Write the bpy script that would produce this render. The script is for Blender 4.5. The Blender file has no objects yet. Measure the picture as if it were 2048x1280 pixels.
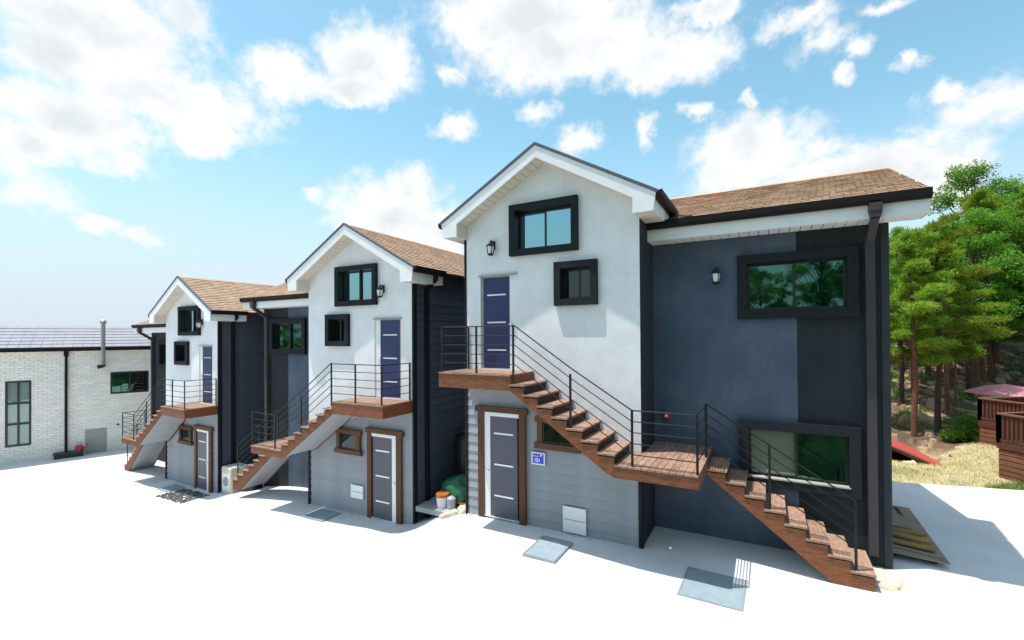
import bpy, bmesh, math, random
import numpy as np
from mathutils import Vector, Matrix, noise

random.seed(7)
rng = np.random.default_rng(7)
scene = bpy.context.scene
COL = scene.collection
R = math.radians

# ------------------------------------------------------------------ camera
CAM = Vector((6.024, -8.721, 0.754))
yaw, pitch, roll = 0.50681, 0.00835, -0.0064
rt = Vector((math.cos(yaw), math.sin(yaw), 0))
fw0 = Vector((-math.sin(yaw), math.cos(yaw), 0))
up0 = Vector((0, 0, 1))
fwd = fw0 * math.cos(pitch) + up0 * math.sin(pitch)
up = up0 * math.cos(pitch) - fw0 * math.sin(pitch)
r2 = rt * math.cos(roll) + up * math.sin(roll)
u2 = up * math.cos(roll) - rt * math.sin(roll)
cd = bpy.data.cameras.new('camera')
cd.sensor_width = 36.0
cd.lens = 16.155
cd.shift_y = 0.01144
cd.clip_start = 0.05
cd.clip_end = 4000
cam = bpy.data.objects.new('camera', cd)
COL.objects.link(cam)
cam.matrix_world = Matrix(((r2.x, u2.x, -fwd.x, CAM.x), (r2.y, u2.y, -fwd.y, CAM.y), (r2.z, u2.z, -fwd.z, CAM.z), (0, 0, 0, 1)))
scene.camera = cam

# ------------------------------------------------------------------ light
SUN = Vector((-0.69, -0.42, 2.73)).normalized()          # towards the sun
SKY_STRENGTH = 0.15
SUN_STRENGTH = 3.9
EXPOSURE = 0.57
scene.view_settings.view_transform = 'Standard'
scene.view_settings.look = 'None'
scene.view_settings.exposure = EXPOSURE
scene.view_settings.gamma = 1.0
scene.view_settings.use_curve_mapping = False

sl = bpy.data.lights.new('sun', 'SUN')
sl.energy = SUN_STRENGTH
sl.angle = R(0.55)
sl.color = (1.0, 0.965, 0.91)
so = bpy.data.objects.new('sun', sl)
COL.objects.link(so)
so.rotation_euler = SUN.to_track_quat('Z', 'Y').to_euler()
so.location = (-10, -10, 40)

# clouds: azimuth (deg from +Y towards +X), elevation, half width, half height (direction space)
CLOUDS = [(-70.6, 26.8, 0.135, 0.059), (-73.6, 23.8, 0.076, 0.046), (-65.3, 29.3, 0.059, 0.047), (-66.1, 22.9, 0.173, 0.052), (-72.6, 19.1, 0.102, 0.05), (-75.4, 16.3, 0.062, 0.035), (-63.2, 20.1, 0.079, 0.04), (-69.5, 16.0, 0.05, 0.023), (-55.8, 27.1, 0.064, 0.047), (-51.1, 27.0, 0.059, 0.036), (-46.1, 29.6, 0.083, 0.068), (-48.4, 27.0, 0.079, 0.031), (-75.4, 12.6, 0.057, 0.036), (-76.6, 14.4, 0.03, 0.035), (-68.0, 9.7, 0.036, 0.017), (-70.8, 10.4, 0.03, 0.013), (-25.3, 35.0, 0.193, 0.059), (-21.0, 31.7, 0.223, 0.063), (-10.9, 29.9, 0.138, 0.055), (-31.6, 33.8, 0.09, 0.046), (-36.6, 30.0, 0.03, 0.014), (-5.4, 33.4, 0.071, 0.024), (-36.6, 24.5, 0.045, 0.022), (-25.4, 25.9, 0.045, 0.021), (-20.4, 22.8, 0.045, 0.03), (-12.7, 23.0, 0.023, 0.028), (4.7, 27.7, 0.046, 0.03), (3.4, 30.5, 0.057, 0.023), (8.4, 26.2, 0.022, 0.019), (7.1, 23.9, 0.016, 0.018), (11.8, 23.7, 0.02, 0.014), (10.4, 29.6, 0.043, 0.014), (-43.8, 14.3, 0.113, 0.084), (-40.6, 17.1, 0.05, 0.051), (-49.0, 13.2, 0.056, 0.033), (-37.9, 12.3, 0.062, 0.062), (-52.5, 16.1, 0.025, 0.019), (-1.5, 19.1, 0.107, 0.073), (0.7, 21.0, 0.049, 0.043), (7.9, 15.4, 0.151, 0.05), (13.4, 14.0, 0.077, 0.045), (-5.6, 17.4, 0.053, 0.047), (5.8, 18.7, 0.036, 0.029), (16.7, 18.7, 0.056, 0.04), (18.9, 19.0, 0.035, 0.042), (14.5, 20.6, 0.026, 0.017), (-6.6, 23.6, 0.031, 0.014), (-1.7, 24.2, 0.016, 0.015),
          # the same broken cumulus carried on round the rest of the sky
          (40, 22, .17, .06), (62, 31, .2, .07), (88, 18, .16, .05), (112, 27, .2, .07), (140, 20, .18, .06), (165, 33, .2, .07), (-170, 16, .15, .05), (-145, 27, .2, .07), (-120, 18, .16, .05), (-97, 30, .18, .06),
          (20, 48, .2, .09), (75, 52, .2, .09), (130, 47, .2, .09), (-140, 50, .2, .09), (-85, 49, .2, .09), (-45, 50, .22, .08), (0, 70, .2, .12), (120, 72, .18, .12)]

world = bpy.data.worlds.new('World')
scene.world = world
world.use_nodes = True
wt = world.node_tree
wt.nodes.clear()
WN, WL = wt.nodes.new, wt.links.new
wout = WN('ShaderNodeOutputWorld')
bg = WN('ShaderNodeBackground')
bg.inputs['Strength'].default_value = SKY_STRENGTH
WL(bg.outputs[0], wout.inputs[0])
sky = WN('ShaderNodeTexSky')
sky.sky_type = 'NISHITA'
sky.sun_disc = False
sky.sun_elevation = math.asin(SUN.z)
sky.sun_rotation = math.atan2(SUN.x, SUN.y)
sky.air_density = 1.0
sky.dust_density = 1.0
sky.ozone_density = 1.0
tint = WN('ShaderNodeHueSaturation')
tint.inputs['Hue'].default_value = 0.466
tint.inputs['Saturation'].default_value = 1.06
tint.inputs['Value'].default_value = 1.02
WL(sky.outputs[0], tint.inputs['Color'])
tc = WN('ShaderNodeTexCoord')
def wmath(op, a, b=None, c=None, clamp=False):
    n = WN('ShaderNodeMath'); n.operation = op; n.use_clamp = clamp
    for i, v in enumerate((a, b, c)):
        if v is None: continue
        if isinstance(v, (int, float)): n.inputs[i].default_value = v
        else: WL(v, n.inputs[i])
    return n.outputs[0]
def wnoise(scale, detail, rough, vec, dim='3D'):
    n = WN('ShaderNodeTexNoise'); n.noise_dimensions = dim
    n.inputs['Scale'].default_value = scale; n.inputs['Detail'].default_value = detail; n.inputs['Roughness'].default_value = rough
    WL(vec, n.inputs['Vector'])
    return n
def wvec(op, a, b):
    n = WN('ShaderNodeVectorMath'); n.operation = op
    for i, v in enumerate((a, b)):
        if isinstance(v, tuple): n.inputs[i].default_value = v
        else: WL(v, n.inputs[i])
    return n.outputs[0]
gen = tc.outputs['Generated']
n1 = wnoise(9.0, 6, 0.62, gen)
off = wvec('SUBTRACT', n1.outputs['Color'], (0.5, 0.5, 0.5))
offs = WN('ShaderNodeVectorMath'); offs.operation = 'SCALE'; WL(off, offs.inputs[0]); offs.inputs['Scale'].default_value = 0.085
n1b = wnoise(34.0, 5, 0.6, gen)
off2 = wvec('SUBTRACT', n1b.outputs['Color'], (0.5, 0.5, 0.5))
offs2 = WN('ShaderNodeVectorMath'); offs2.operation = 'SCALE'; WL(off2, offs2.inputs[0]); offs2.inputs['Scale'].default_value = 0.04
vw = wvec('ADD', wvec('ADD', gen, offs.outputs[0]), offs2.outputs[0])
field = None
for az, el, wr, wu in CLOUDS:
    small = wr < .061
    if small: wr, wu = wr * 1.45, wu * 1.55
    a, e = R(az), R(el)
    mp = WN('ShaderNodeMapping'); mp.vector_type = 'TEXTURE'
    mp.inputs['Location'].default_value = (math.sin(a) * math.cos(e), math.cos(a) * math.cos(e), math.sin(e))
    mp.inputs['Rotation'].default_value = (e, 0, -a)
    mp.inputs['Scale'].default_value = (wr, 0.5, wu)
    WL(vw, mp.inputs['Vector'])
    ln = WN('ShaderNodeVectorMath'); ln.operation = 'LENGTH'; WL(mp.outputs[0], ln.inputs[0])
    lv = wmath('ADD', ln.outputs['Value'], .42) if small else ln.outputs['Value']
    field = lv if field is None else wmath('SMOOTH_MIN', field, lv, 0.25)
n2 = wnoise(22.0, 8, 0.60, gen)
n3 = wnoise(7.0, 5, 0.6, gen)
edge = wmath('MULTIPLY', wmath('SUBTRACT', n2.outputs[0], 0.5), 1.35)
body = wmath('SUBTRACT', 1.13, field)
dens = wmath('ADD', body, edge)
mr = WN('ShaderNodeMapRange'); mr.interpolation_type = 'SMOOTHSTEP'
WL(dens, mr.inputs[0]); mr.inputs[1].default_value = -0.14; mr.inputs[2].default_value = 0.62
# grey undersides: thick parts, broken by a slow noise
thick = wmath('MULTIPLY', wmath('ADD', body, wmath('MULTIPLY', wmath('SUBTRACT', n3.outputs[0], 0.5), 2.6)), 1.0)
mr2 = WN('ShaderNodeMapRange'); mr2.interpolation_type = 'SMOOTHSTEP'
WL(thick, mr2.inputs[0]); mr2.inputs[1].default_value = 0.45; mr2.inputs[2].default_value = 1.35
cc = WN('ShaderNodeMix'); cc.data_type = 'RGBA'
WL(mr2.outputs[0], cc.inputs[0])
cc.inputs[6].default_value = (4.7, 4.72, 4.75, 1)
cc.inputs[7].default_value = (3.6, 3.85, 4.02, 1)
# milky air near the horizon takes part of a far cloud away
mixc = WN('ShaderNodeMix'); mixc.data_type = 'RGBA'
sx = WN('ShaderNodeSeparateXYZ'); WL(gen, sx.inputs[0])
hzm = WN('ShaderNodeMapRange'); hzm.interpolation_type = 'SMOOTHSTEP'; WL(sx.outputs[2], hzm.inputs[0])
hzm.inputs[1].default_value = 0.0; hzm.inputs[2].default_value = 0.42; hzm.inputs[3].default_value = 0.96; hzm.inputs[4].default_value = 0.0
hazy = WN('ShaderNodeMix'); hazy.data_type = 'RGBA'; WL(hzm.outputs[0], hazy.inputs[0]); WL(tint.outputs[0], hazy.inputs[6]); hazy.inputs[7].default_value = (3.1, 3.62, 4.02, 1)
WL(mr.outputs[0], mixc.inputs[0]); WL(hazy.outputs[2], mixc.inputs[6]); WL(cc.outputs[2], mixc.inputs[7])
WL(mixc.outputs[2], bg.inputs['Color'])

# ------------------------------------------------------------------ materials
def nt(name):
    m = bpy.data.materials.new(name); m.use_nodes = True
    t = m.node_tree; b = t.nodes['Principled BSDF']
    return m, t, b
def mat(name, col, rough=0.7, var=0.12, nscale=6.0, bump=0.0, bscale=40.0, spec=0.3, metal=0.0, detail=4, stretch=None, island=0.0, stain=None, coord='Object', streak=None):
    m, t, b = nt(name)
    N, L = t.nodes.new, t.links.new
    b.inputs['Roughness'].default_value = rough
    b.inputs['Specular IOR Level'].default_value = spec
    b.inputs['Metallic'].default_value = metal
    tcn = N('ShaderNodeTexCoord'); vec = tcn.outputs[coord]
    if stretch:
        mp = N('ShaderNodeMapping'); mp.inputs['Scale'].default_value = stretch; L(vec, mp.inputs['Vector']); vec = mp.outputs[0]
    nz = N('ShaderNodeTexNoise'); nz.inputs['Scale'].default_value = nscale; nz.inputs['Detail'].default_value = detail
    L(vec, nz.inputs['Vector'])
    mrn = N('ShaderNodeMapRange'); L(nz.outputs[0], mrn.inputs[0])
    mrn.inputs[1].default_value = 0.3; mrn.inputs[2].default_value = 0.7
    mrn.inputs[3].default_value = 1 - var; mrn.inputs[4].default_value = 1 + var
    val = mrn.outputs[0]
    if island:
        g = N('ShaderNodeNewGeometry'); mi = N('ShaderNodeMapRange'); L(g.outputs['Random Per Island'], mi.inputs[0])
        mi.inputs[3].default_value = 1 - island; mi.inputs[4].default_value = 1 + island
        mu = N('ShaderNodeMath'); mu.operation = 'MULTIPLY'; L(val, mu.inputs[0]); L(mi.outputs[0], mu.inputs[1]); val = mu.outputs[0]
    oi = N('ShaderNodeObjectInfo'); mo = N('ShaderNodeMapRange'); L(oi.outputs['Random'], mo.inputs[0])
    mo.inputs[3].default_value = 1 - var * .5; mo.inputs[4].default_value = 1 + var * .5
    mu = N('ShaderNodeMath'); mu.operation = 'MULTIPLY'; L(val, mu.inputs[0]); L(mo.outputs[0], mu.inputs[1]); val = mu.outputs[0]
    mx = N('ShaderNodeVectorMath'); mx.operation = 'SCALE'; mx.inputs[0].default_value = col; L(val, mx.inputs['Scale'])
    out = mx.outputs[0]
    if stain:
        sc_, sscale, lo, hi = stain
        n2_ = N('ShaderNodeTexNoise'); n2_.inputs['Scale'].default_value = sscale; n2_.inputs['Detail'].default_value = 6; n2_.inputs['Roughness'].default_value = .65
        L(vec, n2_.inputs['Vector'])
        mr_ = N('ShaderNodeMapRange'); L(n2_.outputs[0], mr_.inputs[0]); mr_.inputs[1].default_value = lo; mr_.inputs[2].default_value = hi
        mm = N('ShaderNodeMix'); mm.data_type = 'RGBA'; L(mr_.outputs[0], mm.inputs[0]); L(out, mm.inputs[6]); mm.inputs[7].default_value = (*sc_, 1)
        out = mm.outputs[2]
    if streak:
        mp2 = N('ShaderNodeMapping'); mp2.inputs['Scale'].default_value = (5, 5, .35); L(tcn.outputs[coord], mp2.inputs['Vector'])
        n3_ = N('ShaderNodeTexNoise'); n3_.inputs['Scale'].default_value = 1.6; n3_.inputs['Detail'].default_value = 5; L(mp2.outputs[0], n3_.inputs['Vector'])
        mr3 = N('ShaderNodeMapRange'); L(n3_.outputs[0], mr3.inputs[0]); mr3.inputs[1].default_value = .5; mr3.inputs[2].default_value = .8; mr3.inputs[4].default_value = streak[1]
        m3 = N('ShaderNodeMix'); m3.data_type = 'RGBA'; L(mr3.outputs[0], m3.inputs[0]); L(out, m3.inputs[6]); m3.inputs[7].default_value = (*streak[0], 1)
        out = m3.outputs[2]
    L(out, b.inputs['Base Color'])
    if bump:
        bn = N('ShaderNodeTexNoise'); bn.inputs['Scale'].default_value = bscale; bn.inputs['Detail'].default_value = 5
        L(vec, bn.inputs['Vector'])
        bp = N('ShaderNodeBump'); bp.inputs['Strength'].default_value = bump; bp.inputs['Distance'].default_value = 0.02
        L(bn.outputs[0], bp.inputs['Height']); L(bp.outputs[0], b.inputs['Normal'])
    return m
def glass(name, tintc, dark, mix=0.55):
    m = bpy.data.materials.new(name); m.use_nodes = True
    t = m.node_tree; t.nodes.clear(); N, L = t.nodes.new, t.links.new
    o = N('ShaderNodeOutputMaterial'); ms = N('ShaderNodeMixShader'); gl = N('ShaderNodeBsdfGlossy'); df = N('ShaderNodeBsdfDiffuse')
    gl.inputs['Color'].default_value = (*tintc, 1); gl.inputs['Roughness'].default_value = 0.015
    df.inputs['Color'].default_value = (*dark, 1)
    ms.inputs[0].default_value = mix
    tcn = N('ShaderNodeTexCoord'); nz = N('ShaderNodeTexNoise'); nz.inputs['Scale'].default_value = 1.7; nz.inputs['Detail'].default_value = 1
    L(tcn.outputs['Object'], nz.inputs['Vector'])
    bp = N('ShaderNodeBump'); bp.inputs['Strength'].default_value = 0.12; bp.inputs['Distance'].default_value = 0.02
    L(nz.outputs[0], bp.inputs['Height']); L(bp.outputs[0], gl.inputs['Normal'])
    L(df.outputs[0], ms.inputs[1]); L(gl.outputs[0], ms.inputs[2]); L(ms.outputs[0], o.inputs[0])
    return m
def leafmat(name, c1, c2, trans=0.35):
    m = bpy.data.materials.new(name); m.use_nodes = True
    t = m.node_tree; t.nodes.clear(); N, L = t.nodes.new, t.links.new
    o = N('ShaderNodeOutputMaterial'); ms = N('ShaderNodeMixShader'); df = N('ShaderNodeBsdfDiffuse'); tr = N('ShaderNodeBsdfTranslucent')
    g = N('ShaderNodeNewGeometry'); mx = N('ShaderNodeMix'); mx.data_type = 'RGBA'
    L(g.outputs['Random Per Island'], mx.inputs[0]); mx.inputs[6].default_value = (*c1, 1); mx.inputs[7].default_value = (*c2, 1)
    oi = N('ShaderNodeObjectInfo'); hs = N('ShaderNodeHueSaturation')
    mr_ = N('ShaderNodeMapRange'); L(oi.outputs['Random'], mr_.inputs[0]); mr_.inputs[3].default_value = .75; mr_.inputs[4].default_value = 1.25
    mh = N('ShaderNodeMapRange'); L(oi.outputs['Random'], mh.inputs[0]); mh.inputs[3].default_value = .485; mh.inputs[4].default_value = .515
    L(mr_.outputs[0], hs.inputs['Value']); L(mh.outputs[0], hs.inputs['Hue']); L(mx.outputs[2], hs.inputs['Color'])
    L(hs.outputs[0], df.inputs[0]); L(hs.outputs[0], tr.inputs[0]); ms.inputs[0].default_value = trans
    L(df.outputs[0], ms.inputs[1]); L(tr.outputs[0], ms.inputs[2]); L(ms.outputs[0], o.inputs[0])
    return m

MT = dict(
    stucco=mat('white_stucco', (.76, .765, .78), .9, .05, 3.0, .55, 55, stain=((.68, .69, .70), .9, .55, .8), streak=((.58, .58, .57), .14)),
    grey_siding=mat('grey_siding', (.29, .312, .338), .75, .09, 3.0, .15, 60, streak=((.33, .33, .32), .14)),
    navy_siding=mat('navy_siding', (.078, .092, .122), .6, .12, 2.0, .12, 60, streak=((.09, .10, .12), .22)),
    navy_wall=mat('navy_wall', (.034, .04, .058), .85, .08, 3.0, .3, 60),
    blue_wall=mat('blue_stucco', (.078, .103, .150), .85, .16, 1.1, .45, 60, stain=((.115, .145, .19), 1.1, .48, .75), streak=((.04, .055, .08), .22)),
    char_wall=mat('charcoal_stucco', (.022, .028, .032), .9, .16, 2.0, .45, 60, streak=((.05, .055, .058), .22)),
    black_trim=mat('black_trim', (.012, .013, .016), .6, .1, 5, .05, spec=.15),
    frame=mat('dark_window_surround', (.018, .021, .025), .8, .14, 6, .25, 70, spec=.15),
    sash=mat('black_sash', (.012, .013, .015), .35, .05, 5, spec=.5),
    gutter=mat('brown_gutter', (.012, .009, .010), .6, .12, 4, spec=.15),
    spout=mat('brown_downspout', (.062, .052, .058), .55, .1, 3, spec=.2),
    fascia=mat('white_fascia', (.80, .80, .80), .6, .04, 4),
    soffit=mat('beige_soffit', (.68, .62, .52), .7, .05, 5),
    ridge=mat('grey_ridge', (.10, .105, .13), .5, .1, 5),
    shingle=mat('brown_shingle', (.45, .315, .222), .95, .10, 2.2, .3, 160, spec=.1, island=.11),
    roof_base=mat('roof_base', (.09, .05, .035), .95),
    wood=mat('brown_stained_wood', (.175, .063, .027), .65, .32, 4, .2, 40, stretch=(2, 2, 9)),
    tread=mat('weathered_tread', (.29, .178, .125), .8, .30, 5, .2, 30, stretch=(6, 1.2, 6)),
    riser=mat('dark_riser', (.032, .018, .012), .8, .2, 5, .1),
    trimwood=mat('brown_door_trim', (.105, .043, .02), .6, .25, 5, .15, 40, stretch=(8, 8, 1.5)),
    rail=mat('black_steel', (.009, .0095, .01), .5, .1, 8, spec=.3),
    door_low=mat('navy_door_with_sheen', (.082, .088, .118), .4, .06, 2, spec=.4),  # lower navy doors: the paler look of their reflection is put into the colour
    door=mat('navy_door', (.020, .029, .105), .45, .08, 2, spec=.4),
    white=mat('white_door_frame', (.78, .78, .78), .45, .03, 4),
    silver=mat('silver_bar', (.72, .73, .75), .3, .03, 4, metal=.6),
    undergrey=mat('grey_stair_soffit', (.36, .375, .40), .8, .06, 3, .1),
    glass_sky=glass('teal_glass', (.42, .72, .74), (.006, .02, .022), .62),
    glass_green=glass('green_glass', (.28, .62, .52), (.002, .012, .008), .24),
    glass_dark=glass('dark_glass', (.35, .42, .40), (.006, .008, .008), .16),
    palepane=glass('pale_pane', (.5, .6, .58), (.24, .30, .285), .22),
    frost=glass('frosted_curtain_glass', (.42, .50, .45), (.17, .20, .155), .18),
    lamp_glass=mat('lamp_glass', (.75, .75, .73), .2, .02, 4),
    concrete=mat('pale_concrete', (.62, .622, .622), .9, .06, 1.2, .35, 35, stain=((.47, .465, .455), .45, .56, .78)),
    slab=mat('grey_concrete', (.34, .35, .36), .9, .12, 4, .3, 30),
    steelplate=mat('galvanised_plate', (.27, .34, .38), .55, .10, 5, .05, metal=.1, spec=.4),
    plate_rim=mat('plate_rim', (.30, .33, .35), .5, .1, 6, metal=.3),
    brick=mat('white_painted_brick', (.82, .79, .725), .85, .04, 3, .2, 50, island=.06),
    mortar=mat('brick_mortar', (.70, .685, .64), .95, .06, 4, .2),
    metalroof=mat('grey_metal_roof', (.29, .29, .32), .45, .08, 1.5, spec=.4, metal=.15),
    roof_seam=mat('dark_roof_seam', (.05, .05, .06), .5),
    flue=mat('steel_flue', (.36, .35, .37), .35, .1, 5, metal=.6),
    panelgrey=mat('grey_metal_panel', (.33, .32, .30), .7, .1, 3),
    red=mat('red_paint', (.36, .035, .045), .5, .1, 5),
    redroof=mat('red_sheet_roof', (.62, .16, .13), .6, .1, 3, .1),
    pink=mat('faded_red_canvas', (.62, .24, .27), .8, .08, 3),
    deckwood=mat('dark_red_deck_wood', (.10, .036, .020), .75, .25, 4, .15, 30, stretch=(2, 2, 2), island=.15),
    skirtwood=mat('red_brown_cladding', (.20, .085, .048), .75, .2, 4, .15, 30),
    straw=mat('dry_straw', (.40, .345, .19), .95, .22, 2.2, .9, 16, stain=((.20, .20, .07), .55, .55, .7)),
    strawblade=mat('straw_blades', (.47, .42, .22), .9, .25, .9, island=.3, stain=((.25, .28, .08), .45, .55, .75)),
    lawn=mat('green_grass', (.13, .21, .035), .9, .1, 3, island=.3),
    earth=mat('brown_earth', (.13, .085, .05), .95, .4, 1.3, .9, 9, stain=((.32, .235, .14), .9, .52, .62)),
    rock=mat('tan_rock', (.33, .245, .155), .95, .22, 2.5, .8, 10, island=.3),
    bark=mat('pine_bark', (.085, .055, .04), .95, .3, 5, .8, 30, stretch=(4, 4, 1)),
    barkred=mat('red_pine_bark', (.17, .085, .05), .95, .3, 5, .8, 30, stretch=(4, 4, 1)),
    needles=leafmat('pine_needles', (.15, .28, .032), (.36, .48, .06), .5),
    leaves=leafmat('broad_leaves', (.09, .22, .028), (.20, .37, .05), .45),
    greentarp=mat('green_tarp', (.012, .13, .05), .45, .25, 6, .5, 12, spec=.5),
    orange=mat('orange_lid', (.55, .15, .03), .5),
    cream=mat('cream_block', (.62, .54, .40), .9, .1, 6, .2),
    dark=mat('black_plastic', (.012, .013, .014), .45, .1, 4, spec=.5),
    greypvc=mat('grey_pvc', (.38, .39, .41), .45),
    signblue=mat('sign_blue', (.045, .07, .55), .4, .03),
    signwhite=mat('sign_white', (.72, .74, .86), .4, .03),
    plywood=mat('plywood_sheet', (.27, .205, .16), .85, .14, 2.5, .15, 30),
    plank=mat('old_plank', (.30, .185, .062), .85, .25, 5, .2, 30),
    blackedge=mat('wet_board_edge', (.05, .035, .02), .8, .2, 6),
    gravel=mat('dark_gravel', (.14, .14, .145), .95, .3, 8, .4, island=.4),
    bankgrass=mat('bank_grass', (.045, .075, .018), 1.0, .5, 1.5, .8, 12, stain=((.02, .035, .012), .9, .45, .6)),
    farground=mat('far_ground', (.12, .16, .07), 1.0, .2, .05),
)

# ------------------------------------------------------------------ helpers
class MB:
    def __init__(s): s.v = []; s.f = []
    def add(s, vs, fs):
        o = len(s.v); s.v += [tuple(p) for p in vs]; s.f += [tuple(o + i for i in f) for f in fs]; return s
    def box(s, x0, x1, y0, y1, z0, z1):
        return s.add([(x0, y0, z0), (x1, y0, z0), (x1, y1, z0), (x0, y1, z0), (x0, y0, z1), (x1, y0, z1), (x1, y1, z1), (x0, y1, z1)],
                     [(0, 3, 2, 1), (4, 5, 6, 7), (0, 1, 5, 4), (1, 2, 6, 5), (2, 3, 7, 6), (3, 0, 4, 7)])
    def prism_y(s, poly, y0, y1):        # poly in (x, z), extruded along y
        n = len(poly)
        vs = [(x, y0, z) for x, z in poly] + [(x, y1, z) for x, z in poly]
        return s.add(vs, [tuple(range(n)), tuple(range(2 * n - 1, n - 1, -1))] + [(i, i + n, (i + 1) % n + n, (i + 1) % n) for i in range(n)])
    def prism_x(s, poly, x0, x1):        # poly in (y, z), extruded along x
        n = len(poly)
        vs = [(x0, y, z) for y, z in poly] + [(x1, y, z) for y, z in poly]
        return s.add(vs, [tuple(range(n)), tuple(range(2 * n - 1, n - 1, -1))] + [(i, i + n, (i + 1) % n + n, (i + 1) % n) for i in range(n)])
    def bar(s, a, b, w, h=None, upv=(0, 0, 1)):     # square bar from a to b
        a, b = Vector(a), Vector(b); h = h or w
        d = (b - a).normalized(); u = Vector(upv)
        if abs(d.dot(u)) > .95: u = Vector((0, 1, 0))
        x = d.cross(u).normalized() * (w / 2); y = x.cross(d).normalized() * (h / 2)
        vs = [a - x - y, a + x - y, a + x + y, a - x + y, b - x - y, b + x - y, b + x + y, b - x + y]
        return s.add(vs, [(0, 3, 2, 1), (4, 5, 6, 7), (0, 1, 5, 4), (1, 2, 6, 5), (2, 3, 7, 6), (3, 0, 4, 7)])
    def tube(s, pts, rads, n=8, cap=True):
        rings = []; pts = [Vector(p) for p in pts]
        if not hasattr(rads, '__len__'): rads = [rads] * len(pts)
        o = len(s.v)
        for i, p in enumerate(pts):
            d = (pts[min(i + 1, len(pts) - 1)] - pts[max(i - 1, 0)]).normalized()
            u = Vector((0, 0, 1)) if abs(d.z) < .9 else Vector((1, 0, 0))
            x = d.cross(u).normalized(); y = x.cross(d)
            for k in range(n):
                t = 2 * math.pi * k / n
                s.v.append(tuple(p + (x * math.cos(t) + y * math.sin(t)) * rads[i]))
        for i in range(len(pts) - 1):
            for k in range(n):
                a = o + i * n + k; b = o + i * n + (k + 1) % n
                s.f.append((a, b, b + n, a + n))
        if cap:
            s.f.append(tuple(o + k for k in range(n))[::-1]); s.f.append(tuple(o + (len(pts) - 1) * n + k for k in range(n)))
        return s
    def lathe(s, prof, n=14, c=(0, 0)):
        o = len(s.v)
        for r, z in prof:
            for k in range(n):
                t = 2 * math.pi * k / n; s.v.append((c[0] + r * math.cos(t), c[1] + r * math.sin(t), z))
        for i in range(len(prof) - 1):
            for k in range(n):
                a = o + i * n + k; b = o + i * n + (k + 1) % n; s.f.append((a, b, b + n, a + n))
        s.f.append(tuple(o + k for k in range(n))[::-1]); s.f.append(tuple(o + (len(prof) - 1) * n + k for k in range(n)))
        return s
    def mesh(s, name, mx=1, fix=True):
        me = bpy.data.meshes.new(name)
        vs = s.v if mx == 1 else [(-x, y, z) for x, y, z in s.v]
        me.from_pydata(vs, [], s.f)
        if fix:
            bm = bmesh.new(); bm.from_mesh(me); bmesh.ops.recalc_face_normals(bm, faces=bm.faces); bm.to_mesh(me); bm.free()
        return me
def link(name, data, m=None, parent=None):
    o = bpy.data.objects.new(name, data); COL.objects.link(o)
    if m is not None and data is not None and not data.materials: data.materials.append(MT[m] if isinstance(m, str) else m)
    if parent is not None: o.parent = parent
    return o
def tag(o, label=None, cat=None, group=None, kind=None):
    if label: o['label'] = label
    if cat: o['category'] = cat
    if group: o['group'] = group
    if kind: o['kind'] = kind
    return o
def empty(name, loc=(0, 0, 0), rz=0, parent=None):
    o = bpy.data.objects.new(name, None); COL.objects.link(o); o.location = loc; o.rotation_euler = (0, 0, rz); o.empty_display_size = .2
    if parent is not None: o.parent = parent
    return o
def smooth(o):
    o.data.polygons.foreach_set('use_smooth', [True] * len(o.data.polygons)); return o

# ------------------------------------------------------------------ ground
GX = [-60, -40, -24, -14.7, -10.8, -8.0, -5.7, -1.75, -1.2, -0.55, 0.0, 4.0, 7.5, 12.0, 40]
GZ = [-5.3, -5.1, -4.93, -4.80, -4.72, -4.30, -4.13, -4.03, -3.72, -3.48, -3.29, -3.25, -3.21, -3.25, -3.25]
FX = [-60, -24, -10, 0, 12, 40]
FZ = [-5.6, -5.0, -4.45, -3.75, -3.3, -3.3]
def ground_z(x, y):
    a = np.interp(x, GX, GZ); b = np.interp(x, FX, FZ)
    t = min(1, max(0, (-2.2 - y) / 6)); t = t * t * (3 - 2 * t)
    return float(a + (b - a) * t)
def yard():
    xs = np.concatenate([np.arange(-60, -26, 2.0), np.arange(-26, 14.01, .3)]); ys = np.concatenate([np.arange(-60, -12, 3.0), np.arange(-12, 9.2, .3)])
    nx, ny = len(xs), len(ys); vs = []
    # wider kernel so the slopes between the houses roll instead of creasing
    for y in ys:
        for x in xs:
            z = sum(ground_z(x + dx, y) for dx in (-.35, -.18, 0, .18, .35)) / 5
            z += .012 * noise.noise(Vector((x * .6, y * .6, 0))) + .006 * noise.noise(Vector((x * 2.1, y * 2.1, 4)))
            vs.append((x, y, z))
    fs = []
    for j in range(ny - 1):
        for i in range(nx - 1):
            x, y = xs[i], ys[j]
            if -1.85 < x < -.35 and y > .32: continue
            fs.append((j * nx + i, j * nx + i + 1, (j + 1) * nx + i + 1, (j + 1) * nx + i))
    me = bpy.data.meshes.new('concrete_yard'); me.from_pydata(vs, [], fs)
    bm = bmesh.new(); bm.from_mesh(me)
    bmesh.ops.bisect_plane(bm, geom=bm.verts[:] + bm.edges[:] + bm.faces[:], plane_co=(9, 6.97, 0), plane_no=(-.30, 1, 0))
    bmesh.ops.delete(bm, geom=[f for f in bm.faces if f.calc_center_median().x > 7.6 and f.calc_center_median().y > 6.97 + .30 * (f.calc_center_median().x - 9)], context='FACES')
    bm.to_mesh(me); bm.free()
    o = link('concrete_yard', me, 'concrete'); smooth(o); tag(o, 'bright pale concrete yard sloping down past the houses', None, kind='structure')
yard()
g = MB().add([(-900, -900, -7.0), (900, -900, -7.0), (900, 900, -7.0), (-900, 900, -7.0)], [(0, 1, 2, 3)])
tag(link('ground', g.mesh('ground'), 'farground'), kind='structure')

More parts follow.
